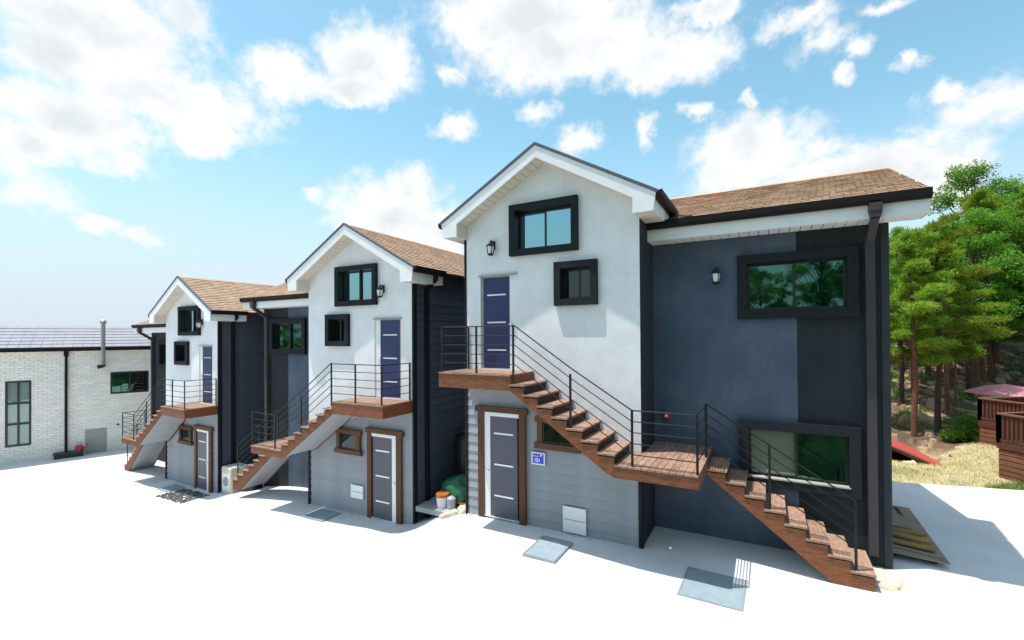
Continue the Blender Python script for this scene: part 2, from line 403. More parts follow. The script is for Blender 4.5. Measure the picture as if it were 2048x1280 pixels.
sy, cy_ = math.sin(yaw), math.cos(yaw)
def depth(x, y): return -sy * (x - CAM.x) + cy_ * (y - CAM.y)
HD = [11.0, 11.9, 12.6, 13.6, 14.6, 16, 18, 22, 26, 32, 45, 70, 120]
HZ = [-3.6, -3.36, -3.28, -3.2, -3.12, -3.05, -2.85, -1.95, -0.75, 0.9, 5.0, 13, 24]
def hill_z(x, y):
    d = depth(x, y)
    z = float(np.interp(d, HD, HZ))
    z += .32 * math.exp(-((x - 12.2) ** 2 + (y - 11.2) ** 2) / 1.4)
    z -= 1.3 * math.exp(-(((x - 9.6) / 1.3) ** 2 + ((y - 11.0) / .9) ** 2))
    if d > 15:
        k = min(1, (d - 15) / 4)
        z += k * (.30 * noise.noise(Vector((x * .45, y * .45, 1))) + .16 * noise.noise(Vector((x * 1.3, y * 1.3, 2))))
    z += .03 * noise.noise(Vector((x * 2.5, y * 2.5, 5)))
    return z
def hill(name, x0, x1, y0, y1, st, keep, m):
    xs = np.arange(x0, x1, st); ys = np.arange(y0, y1, st); nx = len(xs); idx = {}; vs = []; fs = []
    for j, y in enumerate(ys):
        for i, x in enumerate(xs):
            idx[i, j] = len(vs); vs.append((x, y, hill_z(x, y)))
    for j in range(len(ys) - 1):
        for i in range(nx - 1):
            if keep(xs[i] + st / 2, ys[j] + st / 2): fs.append((idx[i, j], idx[i + 1, j], idx[i + 1, j + 1], idx[i, j + 1]))
    me = bpy.data.meshes.new(name); me.from_pydata(vs, [], fs)
    o = smooth(link(name, me, m)); return o
def line_y(x): return 6.82 + .30 * (x - 9)
tag(hill('straw_bank', 7.6, 18, 6.3, 14, .2, lambda x, y: y > line_y(x) and depth(x, y) < 15.2, 'straw'), 'low bank of dry straw grass beside the yard', kind='structure')
tag(hill('hillside', 4, 36, 9, 38, .4, lambda x, y: depth(x, y) > 14.9, 'earth'), kind='structure')
tag(hill('far_hillside', -20, 110, 10, 110, 3.0, lambda x, y: depth(x, y) > 29 or x < 4.1 or (x > 33 and y > 20), 'earth'), kind='structure')

# ------------------------------------------------------------------ houses
W, WX, DR = 3.938, 7.824, 1.152       # gable width, far end of the wing, recess of the wing
EO, OV = 0.395, 0.42                  # eave overhang, rake overhang
AP, ET = 4.61, 3.291                  # apex and eave height of the gable roof
SL = (AP - ET) / (W / 2 + EO)
DB = 7.6
PB = 6.50
RY, RZ, EY, EZ = 3.45, 4.19, 0.60, 2.98   # wing ridge and eave
XE = 8.26
BOT = -3.75

def clip(poly, a, b, c):              # keep a*x + b*z <= c
    out = []
    for i in range(len(poly)):
        p, q = poly[i], poly[(i + 1) % len(poly)]
        dp, dq = a * p[0] + b * p[1] - c, a * q[0] + b * q[1] - c
        if dp <= 1e-9: out.append(p)
        if (dp < -1e-9 and dq > 1e-9) or (dp > 1e-9 and dq < -1e-9):
            t = dp / (dp - dq); out.append((p[0] + t * (q[0] - p[0]), p[1] + t * (q[1] - p[1])))
    return out
def wall_sheet(x0, x1, z0, z1, y, holes, planes=(), th=0.2):
    m = MB(); xs = sorted({x0, x1, *[h[0] for h in holes if x0 < h[0] < x1], *[h[1] for h in holes if x0 < h[1] < x1]})
    zs = sorted({z0, z1, *[h[2] for h in holes if z0 < h[2] < z1], *[h[3] for h in holes if z0 < h[3] < z1]})
    for i in range(len(xs) - 1):
        for j in range(len(zs) - 1):
            cx, cz = (xs[i] + xs[i + 1]) / 2, (zs[j] + zs[j + 1]) / 2
            if any(h[0] < cx < h[1] and h[2] < cz < h[3] for h in holes): continue
            p = [(xs[i], zs[j]), (xs[i + 1], zs[j]), (xs[i + 1], zs[j + 1]), (xs[i], zs[j + 1])]
            for pl in planes:
                if p: p = clip(p, *pl)
            if len(p) >= 3: m.add([(x, y, z) for x, z in p], [tuple(range(len(p)))])
    for h in holes:                   # reveals
        a, b, c, d_ = max(h[0], x0), min(h[1], x1), max(h[2], z0), min(h[3], z1)
        if a >= b or c >= d_: continue
        for (p, q) in (((a, c), (b, c)), ((b, d_), (a, d_)), ((a, d_), (a, c)), ((b, c), (b, d_))):
            if p[0] == q[0] and p[0] in (x0, x1) and p[0] not in (h[0], h[1]): continue
            m.add([(p[0], y, p[1]), (q[0], y, q[1]), (q[0], y + th, q[1]), (p[0], y + th, p[1])], [(0, 1, 2, 3)])
    return m

SHINGLE_CACHE = {}
def shingles(name, parent, mx, origin, u, v, length, run, keep=None, step=.145, tab=.30):
    """tabs laid in courses over the slope: u along the eave, v up the slope, both unit vectors"""
    m = MB(); u, v = Vector(u), Vector(v); n = u.cross(v).normalized()
    if n.z < 0: n = -n
    o = Vector(origin); k = 0; nr = int(run / step)
    for r in range(nr + 1):
        off_ = (r % 2) * tab * .5 + (r * .37 % 1) * .1
        a = -off_
        while a < length:
            b = a + tab - .012; a0, b0 = max(a, 0), min(b, length)
            if b0 - a0 > .03:
                lo = r * step; hi = min(lo + step * 1.25, run); th = .012 + .006 * random.random()
                if hi > lo and (keep is None or keep(o + u * (a0 + b0) / 2 + v * lo)):
                    jl = random.uniform(-.006, .006)
                    p = [o + u * a0 + v * (lo + jl) + n * (th + .012), o + u * b0 + v * (lo + jl) + n * (th + .012), o + u * b0 + v * hi + n * .004, o + u * a0 + v * hi + n * .004]
                    q = [o + u * a0 + v * (lo + jl), o + u * b0 + v * (lo + jl)]
                    m.add(p + q, [(0, 1, 2, 3), (0, 4, 5, 1)])
            a += tab
    ob = link(name, m.mesh(name, mx), 'shingle', parent); ob['kind'] = 'stuff'; return ob

def house(cfg):
    mx = cfg['mx']; H = empty('house', cfg['loc'], cfg['rz'])
    tag(H, cfg['label'], 'house', 'white gabled houses stepping down the yard')
    wx_end = cfg.get('wx', WX)
    def part(name, mb, m, parent=H, sm=False):
        o = link(name, mb.mesh(name, mx), m, parent)
        if sm: smooth(o)
        return o
    # ---- windows, doors
    def ring(x0, x1, z0, z1, t, y0, y1, m=None):
        m = m or MB()
        m.box(x0, x1, y0, y1, z0, z0 + t).box(x0, x1, y0, y1, z1 - t, z1).box(x0, x0 + t, y0, y1, z0 + t, z1 - t).box(x1 - t, x1, y0, y1, z0 + t, z1 - t)
        return m
    def window(x0, x1, z0, z1, t, y, gl, prot=.10, deep=.16, label=None, surround='frame', split=.5, sill=False):
        f = part('window', ring(x0, x1, z0, z1, t, y - prot, y + .02), surround)
        if label: f['label'] = label
        a, b, c, d_ = x0 + t, x1 - t, z0 + t, z1 - t
        part('reveal', ring(a - .012, b + .012, c - .012, d_ + .012, .014, y - prot + .02, y + deep + .03), 'sash', f)
        yc = y + deep
        mid = a + (b - a) * split
        part('sash', ring(a + .002, mid + .02, c + .002, d_ - .002, .04, yc - .02, yc + .015), 'sash', f)
        part('sash', ring(mid - .02, b - .002, c + .002, d_ - .002, .04, yc - .06, yc - .025), 'sash', f)
        g1, g2 = gl if isinstance(gl, tuple) else (gl, gl)
        part('pane', MB().box(a + .04, mid - .02, yc - .006, yc + .002, c + .04, d_ - .04), g1, f)
        part('pane', MB().box(mid + .02, b - .04, yc - .046, yc - .038, c + .04, d_ - .04), g2, f)
        part('window_back', MB().box(a, b, yc + .03, yc + .05, c, d_), 'dark', f)
        if sill: part('sill', MB().box(a - .02, b + .02, y - prot - .012, y + deep - .07, c - .012, c + .012), 'panelgrey', f)
        return f
    UW = (1.17, 2.731, 2.464, 3.561); SW = cfg.get('sw', (2.215, 3.126, 1.356, 2.248))
    hole = lambda w, t: (w[0] + t, w[1] - t, w[2] + t, w[3] - t)
    tU, tS, tV = .135, .135, .165
    DX0, DX1, DT = .375, 1.30, 2.075
    # ---- walls
    roofc = AP - .16
    planes = [(-SL, 1, roofc - SL * W / 2), (SL, 1, roofc + SL * W / 2)]
    gw = wall_sheet(0, W, -.24, AP, 0, [hole(UW, tU), hole(SW, tS), (DX0, DX1, 0.0, DT)], planes)
    gw.add([(1.45, 0, -.24), (W, 0, -.24), (W, 0, -1.50), (3.73, 0, -1.50)], [(0, 1, 2, 3)])      # the render runs down to the stair line
    gw.add([(0, 0, -.24), (0, .05, -.24), (1.45, .05, -.24), (1.45, 0, -.24)], [(0, 1, 2, 3)]).add([(1.45, 0, -.24), (1.45, .05, -.24), (3.73, .05, -1.50), (3.73, 0, -1.50)], [(0, 1, 2, 3)]).add([(3.73, 0, -1.50), (3.73, .05, -1.50), (W, .05, -1.50), (W, 0, -1.50)], [(0, 1, 2, 3)])
    part('gable_wall', gw, 'stucco')
    lw = part('lower_wall', wall_sheet(0, W, BOT, -.235, .055, []), 'grey_siding')
    bh = .205; k = 0; z = -3.72
    board = MB().prism_x([(.028, 0), (-.028, 0), (-.004, bh), (.028, bh)], 0.004, W - .004).mesh('siding_board', mx)
    while z < -.24 - .05:
        h = min(bh, -.245 - z)
        if h < bh - 1e-3:
            me = MB().prism_x([(.028, 0), (-.028, 0), (-.004, h), (.028, h)], 0.004, W - .004).mesh('siding_board', mx)
        else: me = board
        o = link('siding_board', me, 'grey_siding', lw); o.location = (0, .033, z); z += bh + .001
    # side walls
    sw = part('side_wall', MB().add([(0, 0.031, BOT), (0, DB, BOT), (0, DB, 3.3), (0, 0.031, 3.3)], [(0, 1, 2, 3)]), 'navy_siding')
    if cfg['siding']:
        me = MB().prism_y([(.02, 0), (-.034, 0), (-.008, bh), (.02, bh)], .10, DB).mesh('siding_board', mx)
        z = -3.72
        while z < 3.12:
            o = link('siding_board', me, 'navy_siding', sw); o.location = (0, 0, z); z += bh + .001
    part('corner_trim', MB().box(-.058, -.002, -.012, .115, BOT, 2.95), 'black_trim')
    part('side_wall', MB().add([(W, 0, -.24), (W, DR, -.24), (W, DR, 3.2), (W, 0, 3.2)], [(0, 1, 2, 3)]).add([(W, .03, BOT), (W, DR, BOT), (W, DR, -.24), (W, .03, -.24)], [(0, 1, 2, 3)]), 'navy_wall')
    part('corner_trim', MB().box(W - .055, W + .02, -.022, .10, BOT, -1.56), 'black_trim')
    VW = (5.53, 7.411, 1.04, 2.255); LW = (5.53, 7.411, -2.09, -.866)
    hl = [hole(VW, tV)] + ([hole(LW, tV)] if mx == 1 else [])
    part('wing_wall', wall_sheet(W, PB, BOT, 2.75, DR, hl), 'blue_wall')
    part('wing_wall', wall_sheet(PB, wx_end, BOT, 2.75, DR, hl), 'char_wall')
    be = 2 * RY - EY - .45
    part('end_wall', MB().add([(wx_end, DR, BOT), (wx_end, be, BOT), (wx_end, be, 2.75), (wx_end, RY, RZ - .14), (wx_end, DR, 2.75)], [(0, 1, 2, 3, 4)]), 'char_wall')
    part('corner_trim', MB().box(wx_end - .10, wx_end + .012, DR - .014, DR + .05, BOT, 2.62), mat_corner)
    part('back_wall', MB().add([(W, be, BOT), (wx_end, be, BOT), (wx_end, be, 2.75), (W, be, 2.75)], [(0, 1, 2, 3)]).add([(0, DB, BOT), (W, DB, BOT), (W, DB, 3.2), (W / 2, DB, AP - .2), (0, DB, 3.2)], [(0, 1, 2, 3, 4)]).add([(W, be, BOT), (W, DB, BOT), (W, DB, 3.2), (W, be, 3.2)], [(0, 1, 2, 3)]), 'navy_wall')
    # ---- gable roof
    mid = W / 2
    rf = part('roof', MB().prism_y([(-EO + .01, ET - .004), (mid, AP - .01), (W + EO - .01, ET - .004), (W + EO - .01, ET - .06), (mid, AP - .07), (-EO + .01, ET - .06)], -OV + .03, DB + .3), 'roof_base')
    cs = 1 / math.sqrt(1 + SL * SL); rl = (mid + EO) / cs
    shingles('shingles', rf, mx, (-EO - .02, -OV - .01, ET - .012), (0, 1, 0), (cs, 0, SL * cs), DB + .3 + OV, rl)
    def over_wing(p): return p.y < EY + (p.z - EZ) / ((RZ - EZ) / (RY - EY)) + .12 or p.y > 6.2
    shingles('shingles', rf, mx, (W + EO + .02, -OV - .01, ET - .012), (0, 1, 0), (-cs, 0, SL * cs), DB + .3 + OV, rl, over_wing)
    part('ridge_cap', MB().prism_y([(mid - .12, AP - .038), (mid, AP + .03), (mid + .12, AP - .038), (mid, AP + .005)], -OV - .015, DB + .3), 'shingle', rf)
    for s in (-1, 1):
        e = lambda x: mid + s * (x - mid)          # mirrored x about the ridge (given for the left side)
        # bargeboard with its boxed return at the eave
        part('bargeboard', MB().prism_y([(e(-EO), ET - .02), (e(mid) + s * .0, AP - .02), (e(mid), AP - .265), (e(.02), ET - .265 + SL * (EO + .02) - .02), (e(.02), 2.955), (e(-EO + .05), 2.955)], -OV, -OV + .035), 'fascia', rf)
        part('rake_edge', MB().prism_y([(e(-EO - .03), ET - .028), (e(mid), AP - .01), (e(mid), AP + .042), (e(-EO - .03), ET + .026)], -OV - .02, -OV + .05), 'ridge', rf)
        # sloped soffit in strips
        sf = MB(); nst = 15; xa, xb = .0, mid
        for i in range(nst):
            x0 = xa + (xb - xa) * i / nst + .006; x1 = xa + (xb - xa) * (i + 1) / nst - .006
            z0, z1 = [AP - .265 - SL * (mid - x) for x in (x0, x1)]
            sf.prism_y([(e(x0), z0), (e(x1), z1), (e(x1), z1 + .02), (e(x0), z0 + .02)], -OV + .036, -.002)
        part('soffit', sf, 'soffit', rf)
        part('soffit_backing', MB().prism_y([(e(.0), AP - .243 - SL * mid), (e(mid), AP - .243), (e(mid), AP - .21), (e(.0), AP - .21 - SL * mid)], -OV + .036, .05), 'panelgrey', rf)
        part('eave_end_cap', MB().box(min(e(-.002), e(.018)), max(e(-.002), e(.018)), -OV + .036, -.002, 2.958, AP - .262 - SL * mid), 'soffit', rf)
        ylast = DB + .2 if s < 0 else .80
        part('eave_fascia', MB().box(min(e(-EO + .035), e(-EO + .06)), max(e(-EO + .035), e(-EO + .06)), -OV + .036, ylast, 2.96, ET - .02), 'fascia', rf)
        part('eave_soffit', MB().box(min(e(-EO + .062), e(0)), max(e(-EO + .062), e(0)), -OV + .036, ylast, 2.96, 2.98), 'soffit', rf)
        part('gutter', MB().prism_y([(e(-EO + .03), ET - .01), (e(-EO - .10), ET + .03), (e(-EO - .10), ET - .06), (e(-EO - .06), ET - .11), (e(-EO + .03), ET - .11)], -OV + .01, ylast), 'gutter', rf)
    # ---- wing roof
    ws = (RZ - EZ) / (RY - EY)
    be2 = 2 * RY - EY
    wr = part('wing_roof', MB().prism_x([(EY + .02, EZ - .01), (RY, RZ - .012), (RY, RZ - .07), (EY + .02, EZ - .06)], W - .02, wx_end + .42).prism_x([(RY, RZ - .012), (be2, EZ - .01), (be2, EZ - .06), (RY, RZ - .07)], W - .02, wx_end + .09), 'roof_base')
    cw = 1 / math.sqrt(1 + ws * ws); wl = (RY - EY) / cw; xr = wx_end + .44
    def right_of_valley(p): return p.x > mid and p.z > AP - SL * (p.x - mid) - .03
    shingles('shingles', wr, mx, (mid, EY - .02, EZ - .018), (1, 0, 0), (0, cw, ws * cw), xr - mid, wl, right_of_valley)
    vt = lambda zz: mid + (AP - zz) / SL - .02
    part('valley_slope', MB().add([(W - .02, EY + 1.3, EZ + 1.3 * ws), (vt(RZ), RY, RZ - .012), (W - .02, RY, RZ - .012)], [(0, 1, 2)]), 'roof_base', wr)
    part('ridge_cap', MB().prism_x([(RY - .12, RZ - .035), (RY, RZ + .03), (RY + .12, RZ - .035), (RY, RZ + .0)], vt(RZ), xr), 'shingle', wr)
    part('eave_fascia', MB().box(W + .003, wx_end + .40, EY + .05, EY + .075, 2.62, EZ - .06), 'fascia', wr)
    part('gutter', MB().prism_x([(EY + .045, EZ - .005), (EY - .08, EZ + .01), (EY - .08, EZ - .09), (EY - .04, EZ - .14), (EY + .045, EZ - .14)], W + .01, wx_end + .435), 'gutter', wr)
    sfm = MB(); nst = 26
    for i in range(nst):
        x0 = W + .004 + (wx_end + .38 - W) * i / nst; x1 = W + (wx_end + .38 - W) * (i + 1) / nst - .008
        sfm.box(x0, x1, EY + .077, DR - .002, 2.625, 2.64)
    part('soffit', sfm, 'fascia', wr)
    part('bargeboard', MB().prism_x([(EY + .05, EZ - .02), (RY, RZ - .02), (RY, RZ - .28), (EY + .62, EZ - .30 + .62 * ws + .0), (EY + .5, 2.62), (EY + .05, 2.62)], wx_end + .402, wx_end + .43), 'fascia', wr)
    part('end_soffit', MB().prism_x([(EY + .08, 2.63), (DR, 2.63), (RY, RZ - .25), (RY, RZ - .2), (EY + .08, 2.66)], wx_end + .001, wx_end + .40), 'fascia', wr)
    part('bargeboard', MB().prism_x([(RY + .002, RZ - .02), (be2, EZ - .02), (be2, EZ - .25), (RY + .002, RZ - .28)], wx_end + .05, wx_end + .075), 'fascia', wr)
    # ---- openings
    window(*UW, tU, 0, 'glass_sky', label='wide upper window with thick charcoal surround')
    window(*SW, tS, 0, 'glass_dark', split=.55, label='small square window with thick charcoal surround')
    window(*VW, tV, DR, 'glass_green', deep=.10, label='wide recessed window of the dark wing')
    if mx == 1: window(*LW, tV, DR, ('frost', 'glass_green'), deep=.10, sill=True, label='low window of the dark wing, pale curtain on one side')
    def door(x0, x1, z0, z1, y, white_left, handle_z):
        dw = x1 - x0
        d_ = part('door', MB().box(x0 + .004, x1 - .004, y + .05, y + .09, z0, z1 - .004), 'dark')
        ww = .185 if not white_left else .145
        if white_left: px0, px1, wx0, wx1 = x0 + ww, x1 - .05, x0, x0 + ww
        else: px0, px1, wx0, wx1 = x0 + .06, x1 - ww, x1 - ww, x1
        part('door_leaf', MB().box(px0, px1, y + .006, y + .05, z0 + .03, z1 - (.09 if white_left else .03)), 'door_low' if white_left else 'door', d_)
        part('door_jamb', MB().box(wx0, wx1, y - .004, y + .05, z0 + .01, z1 - .005), 'white', d_)
        part('door_jamb', MB().box(px0 - (.0 if white_left else .06), px1 + (.05 if white_left else 0), y - .002, y + .05, z1 - (.09 if white_left else .028), z1 - .006), 'white' if white_left else 'panelgrey', d_)
        if not white_left: part('door_jamb', MB().box(x0, px0 - .003, y, y + .05, z0 + .01, z1 - .03), 'panelgrey', d_)
        part('threshold', MB().box(x0, x1, y - .02, y + .05, z0, z0 + .028), 'silver', d_)
        for q in (.80, .505, .21):
            zz = z0 + (z1 - z0) * q
            part('silver_bar', MB().box(px0 + .10, px1 - .10, y - .002, y + .007, zz - .016, zz + .016), 'silver', d_)
        hx = wx0 + (wx1 - wx0) * (.62 if white_left else .25)
        hm = MB().box(hx - .02, hx + .02, y - .012, y - .003, handle_z - .07, handle_z + .07); hm.box(hx - .055, hx + .02, y - .045, y - .02, handle_z - .012, handle_z + .012); hm.box(hx - .012, hx + .012, y - .03, y - .01, handle_z - .012, handle_z + .012)
        part('handle', hm, 'silver', d_)
        return d_
    dd = door(DX0, DX1, .0, DT, .03, False, 1.0); dd['label'] = 'navy upper door with three silver bars'
    part('door_hood', MB().box(DX0 - .03, DX1 + .03, -.05, .0, DT + .005, DT + .03), 'panelgrey', dd)
    gz = cfg['gz']
    lt = -.93; lb = gz + .02
    dl = door(.50, 1.37, lb, lt, -.055, True, lb + 1.02); dl['label'] = 'navy lower door in a brown timber surround'
    tr = MB().box(.33, .50, -.075, -.015, lb - .15, lt + .13).box(1.37, 1.52, -.075, -.015, lb - .15, lt + .13).box(.27, 1.57, -.095, -.015, lt + .0, lt + .125)
    part('door_surround', tr, 'trimwood', dl)
    # brown framed little window
    a, b, c, e_ = 1.80, 2.70, -1.60, -.93
    f = part('window', MB().box(a, a + .12, -.075, -.012, c + .12, e_ - .11).box(b - .12, b, -.075, -.012, c + .12, e_ - .11).box(a - .05, b + .05, -.085, -.012, e_ - .11, e_).box(a - .06, b + .06, -.095, -.012, c, c + .12), 'trimwood'); f['label'] = 'little window in a brown timber surround'
    part('sash', ring(a + .12, b - .12, c + .12, e_ - .11, .035, -.05, -.018), 'sash', f)
    part('pane', MB().box(a + .155, (a + b) / 2, -.034, -.024, c + .155, e_ - .145), 'glass_dark', f)
    part('pane', MB().box((a + b) / 2 + .002, b - .155, -.03, -.02, c + .155, e_ - .145), 'glass_dark', f)
    # panels and fittings
    if cfg.get('patch'):
        x0, x1, z0, z1 = cfg['patch']
        p_ = part('hatch', MB().box(x0, x1, -.042, -.012, z0, z1), 'white'); p_['label'] = 'white square hatch low on the wall'
        part('hatch_seam', MB().box(x0 + .02, x1 - .02, -.046, -.041, (z0 + z1) / 2 - .008, (z0 + z1) / 2 + .008), 'panelgrey', p_)
    def lamp(x, z, y):
        l = empty('wall_lamp', (mx * x, y, z), 0, H)
        P = lambda n, mb, m_: link(n, mb.mesh(n, mx), m_, l)
        P('backplate', MB().box(-.045, .045, -.02, -.002, -.02, .17), 'sash')
        P('arm', MB().bar((0, -.02, .13), (0, -.13, .16), .03).bar((0, -.13, .16), (0, -.13, .10), .03), 'sash')
        P('cap', MB().lathe([(.10, .04), (.085, .07), (.03, .11), (.012, .12)], 8, (0, -.13)), 'sash')
        P('lantern_glass', MB().lathe([(.055, -.13), (.078, .03)], 8, (0, -.13)), 'lamp_glass')
        cg = MB()
        for k_ in range(4):
            t = math.pi / 4 + k_ * math.pi / 2
            cg.bar((.062 * math.cos(t), -.13 + .062 * math.sin(t), -.13), (.086 * math.cos(t), -.13 + .086 * math.sin(t), .035), .014)
        P('cage', cg, 'sash')
        P('base', MB().lathe([(.03, -.17), (.065, -.155), (.068, -.125)], 8, (0, -.13)), 'sash')
        return l
    lamp(cfg['lamp'], cfg['lampz'], 0)
    lamp(5.16, 1.90, DR)
    # downspouts
    dx = wx_end - .26
    ds = MB().box(dx - .085, dx + .085, EY - .10, EY + .045, EZ - .26, EZ - .13).prism_y([(dx - .085, EZ - .26), (dx + .085, EZ - .26), (dx + .065, EZ - .36), (dx - .065, EZ - .36)], EY - .09, EY + .03)
    ds.bar((dx, EY - .02, EZ - .34), (dx, DR - .10, EZ - .66), .11, .10)
    part('downspout', ds.box(dx - .065, dx + .065, DR - .13, DR - .02, -3.0 if cfg['gz'] > -3.3 else -3.0, EZ - .60), 'spout')
    ds = MB().bar((-EO - .03, .42, ET - .10), (-EO - .03, .42, ET - .24), .09).bar((-EO - .03, .42, ET - .22), (-.09, .46, ET - .46), .08).box(-.135, -.045, .42, .52, gz - .05, ET - .42)
    part('downspout', ds, 'black_trim')

    # ---- timber stairs
    S = empty('staircase', (0, 0, 0), 0, H)
    YF = -1.042; LX0, LX1, LZ = 4.015, 5.07, -1.455
    X0, RUN, NU = 1.71, (4.015 - 1.71) / 8, 8; RISE = -LZ / 8
    def sp(n, mb, m_): return part(n, mb, m_, S)
    def deck(x0, x1, y0, y1, z, hgt, left=True):
        n = max(1, round((x1 - x0) / .115)); bw = (x1 - x0) / n
        for i in range(n):
            sp('deck_board', MB().box(x0 + i * bw + .004, x0 + (i + 1) * bw - .004, y0 - .015, y1, z - .03, z), 'tread')
        fr = MB().box(x0, x1, y0, y0 + .045, z - hgt, z - .032).box(x1 - .045, x1, y0 + .046, y1, z - hgt, z - .032)
        if left: fr.box(x0, x0 + .045, y0 + .046, y1, z - hgt, z - .032)
        sp('deck_frame', fr, 'wood')
        sp('deck_soffit', MB().box(x0 + .047, x1 - .047, y0 + .047, y1, z - hgt + .02, z - hgt + .04), 'undergrey')
    deck(0.0, X0, YF, -.004, 0.0, .31)
    deck(X0 + RUN * 7 + .002, LX1, YF, -.03, LZ, .22, False)
    nb_ = 10; bw_ = (LX1 - W - .03) / nb_
    for i in range(nb_): sp('deck_board', MB().box(W + .03 + i * bw_ + .004, W + .03 + (i + 1) * bw_ - .004, -.028, DR - .05, LZ - .03, LZ), 'tread')
    sp('deck_frame', MB().box(LX1 - .045, LX1, -.028, DR - .05, LZ - .22, LZ - .032), 'wood')
    sp('deck_soffit', MB().box(W + .077, LX1 - .047, -.028, DR - .05, LZ - .2, LZ - .18), 'undergrey')
    def flight(x0, z0, run, rise, n, y0, y1, end_ground=None):
        # n risers; tread i at z0 - rise*(i+1)
        for i in range(n - 1 if end_ground is None else n):
            xa, xb, zt = x0 + run * i, x0 + run * (i + 1), z0 - rise * (i + 1)
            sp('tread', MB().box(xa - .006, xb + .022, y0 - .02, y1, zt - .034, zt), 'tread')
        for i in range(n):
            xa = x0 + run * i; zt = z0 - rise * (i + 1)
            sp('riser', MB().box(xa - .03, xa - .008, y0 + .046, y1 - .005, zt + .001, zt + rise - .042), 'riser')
        nn = n - 1 if end_ground is None else n
        top = [(x0 - .004, z0 - .075)]
        for i in range(nn):
            top += [(x0 + run * i - .004, z0 - rise * (i + 1) - .062), (x0 + run * (i + 1) - .004, z0 - rise * (i + 1) - .062)]
        xe, ze = top[-1]
        if end_ground is None:
            bot = [(xe, LZ - .22), (xe - .12, LZ - .17), (x0 - .004, z0 - .31)]
        else:
            bot = [(xe, end_ground - .1), (xe - .34, end_ground - .1), (x0 - .004, z0 - .30)]
        for ya, yb in ((y0, y0 + .045), (y1 - .05, y1 - .005)):
            sp('stringer', MB().prism_y(top + bot, ya, yb), 'wood')
        # grey boarded underside
        bx = bot[1]
        by = bot[-1]
        sp('stair_soffit', MB().prism_y([(bx[0], bx[1] + .012), (by[0], by[1] + .012), (by[0], by[1] + .04), (bx[0], bx[1] + .04)], y0 + .047, y1 - .052), 'undergrey')
    flight(X0, 0.0, RUN, RISE, NU, YF, -.006)
    LY0, LXE = cfg.get('lf', (.15, 7.43))
    LRUN = (LXE - LX1) / 8; LR = .187
    flight(LX1, LZ, LRUN, LR, 8, LY0, LY0 + .925, gz)
    sp('stair_lamp', MB().lathe([(.08, -.3), (.075, -.335), (.03, -.36)], 10, (1.25, -.5)), 'lamp_glass')
    # railings
    G = empty('railing', (0, 0, 0), 0, H)
    def gp(n, mb): return part(n, mb, 'rail', G)
    TOP = .95
    def post(x, y, z, h=TOP): gp('post', MB().box(x - .019, x + .019, y - .012, y + .012, z - .12, z + h))
    def rails(a, b, drop=.185, n=5):
        for i in range(n):
            gp('rail', MB().tube([(a[0], a[1], a[2] + TOP - .01 - drop * i), (b[0], b[1], b[2] + TOP - .01 - drop * i)], (.009 if i else .0125), 6))
    YR = YF + .035
    for x in (.06, .92, 1.765): post(x, YR, 0)
    post(.06, -.03, 0)
    rails((.06, YR, 0), (1.765, YR, 0)); rails((.06, YR, 0), (.06, -.03, 0))
    post(2.93, YR, -RISE * 5 + .02); post(4.03, YR, LZ)
    rails((1.765, YR, 0.02), (2.93, YR, -.77)); rails((2.93, YR, -.77), (4.03, YR, LZ))
    post(5.05, YR, LZ); rails((4.03, YR, LZ), (5.05, YR, LZ))
    YL = LY0 + .04; post(5.05, YL - .02, LZ); rails((5.05, YR, LZ), (5.05, YL - .02, LZ))
    s0 = -LR / LRUN
    xp, xq = LX1 + (LXE - LX1) * .41, LX1 + (LXE - LX1) * .905
    for x in (xp, xq): post(x, YL, LZ + s0 * (x - LX1) - .12, TOP + .11)
    rails((5.05, YL, LZ + .02), (xp, YL, LZ + s0 * (xp - LX1))); rails((xp, YL, LZ + s0 * (xp - LX1)), (xq, YL, LZ + s0 * (xq - LX1)))
    return H
mat_corner = mat('charcoal_corner', (.042, .048, .055), .8, .1, 4, .2, 50, spec=.15)

H1 = house(dict(loc=(0, 0, 0), rz=0, mx=1, siding=False, gz=-3.26, lamp=.73, lampz=2.68, patch=(2.36, 2.85, -3.22, -2.71),
                label='largest and nearest white gabled house with dark blue wing and stairs descending to the right'))
H2 = house(dict(loc=(-1.822, .211, -.868), rz=.0053, mx=-1, siding=True, gz=-3.20, lamp=.97, lampz=2.80, patch=(1.71, 2.17, -2.77, -2.42), lf=(-.25, 7.34),
                label='middle white gabled house with navy clapboard side and stairs descending to the left'))
H3 = house(dict(loc=(-10.84, .369, -1.634), rz=-.0408, mx=-1, siding=True, gz=-3.12, lamp=1.06, lampz=2.88, wx=8.25, lf=(-.30, 7.0), sw=(2.03, 3.04, 1.356, 2.248),
                label='farthest and smallest white gabled house beside the white brick building'))
# number plate and red fixture on the nearest house
sg = link('number_plate', MB().box(1.655, 1.965, -.040, -.022, -1.955, -1.695).mesh('number_plate'), 'signwhite', H1); sg['label'] = 'small blue house number plate with a white edge'
link('plate_face', MB().box(1.685, 1.935, -.045, -.039, -1.925, -1.725).mesh('plate_face'), 'signblue', sg)
nm = MB()
for (x0, x1, z0, z1) in ((1.86, 1.885, -1.775, -1.735), (1.885, 1.905, -1.755, -1.735), (1.735, 1.750, -1.895, -1.815), (1.765, 1.780, -1.895, -1.815), (1.780, 1.800, -1.895, -1.880), (1.780, 1.800, -1.830, -1.815), (1.800, 1.815, -1.895, -1.815), (1.832, 1.847, -1.895, -1.815), (1.700, 1.830, -1.780, -1.768)):
    nm.box(x0, x1, -.048, -.044, z0, z1)
link('plate_marks', nm.mesh('plate_marks'), 'signwhite', sg)
rb = empty('wall_bell', (4.19, DR, -.92), 0, H1); rb['label'] = 'small round red wall fixture with a white centre'
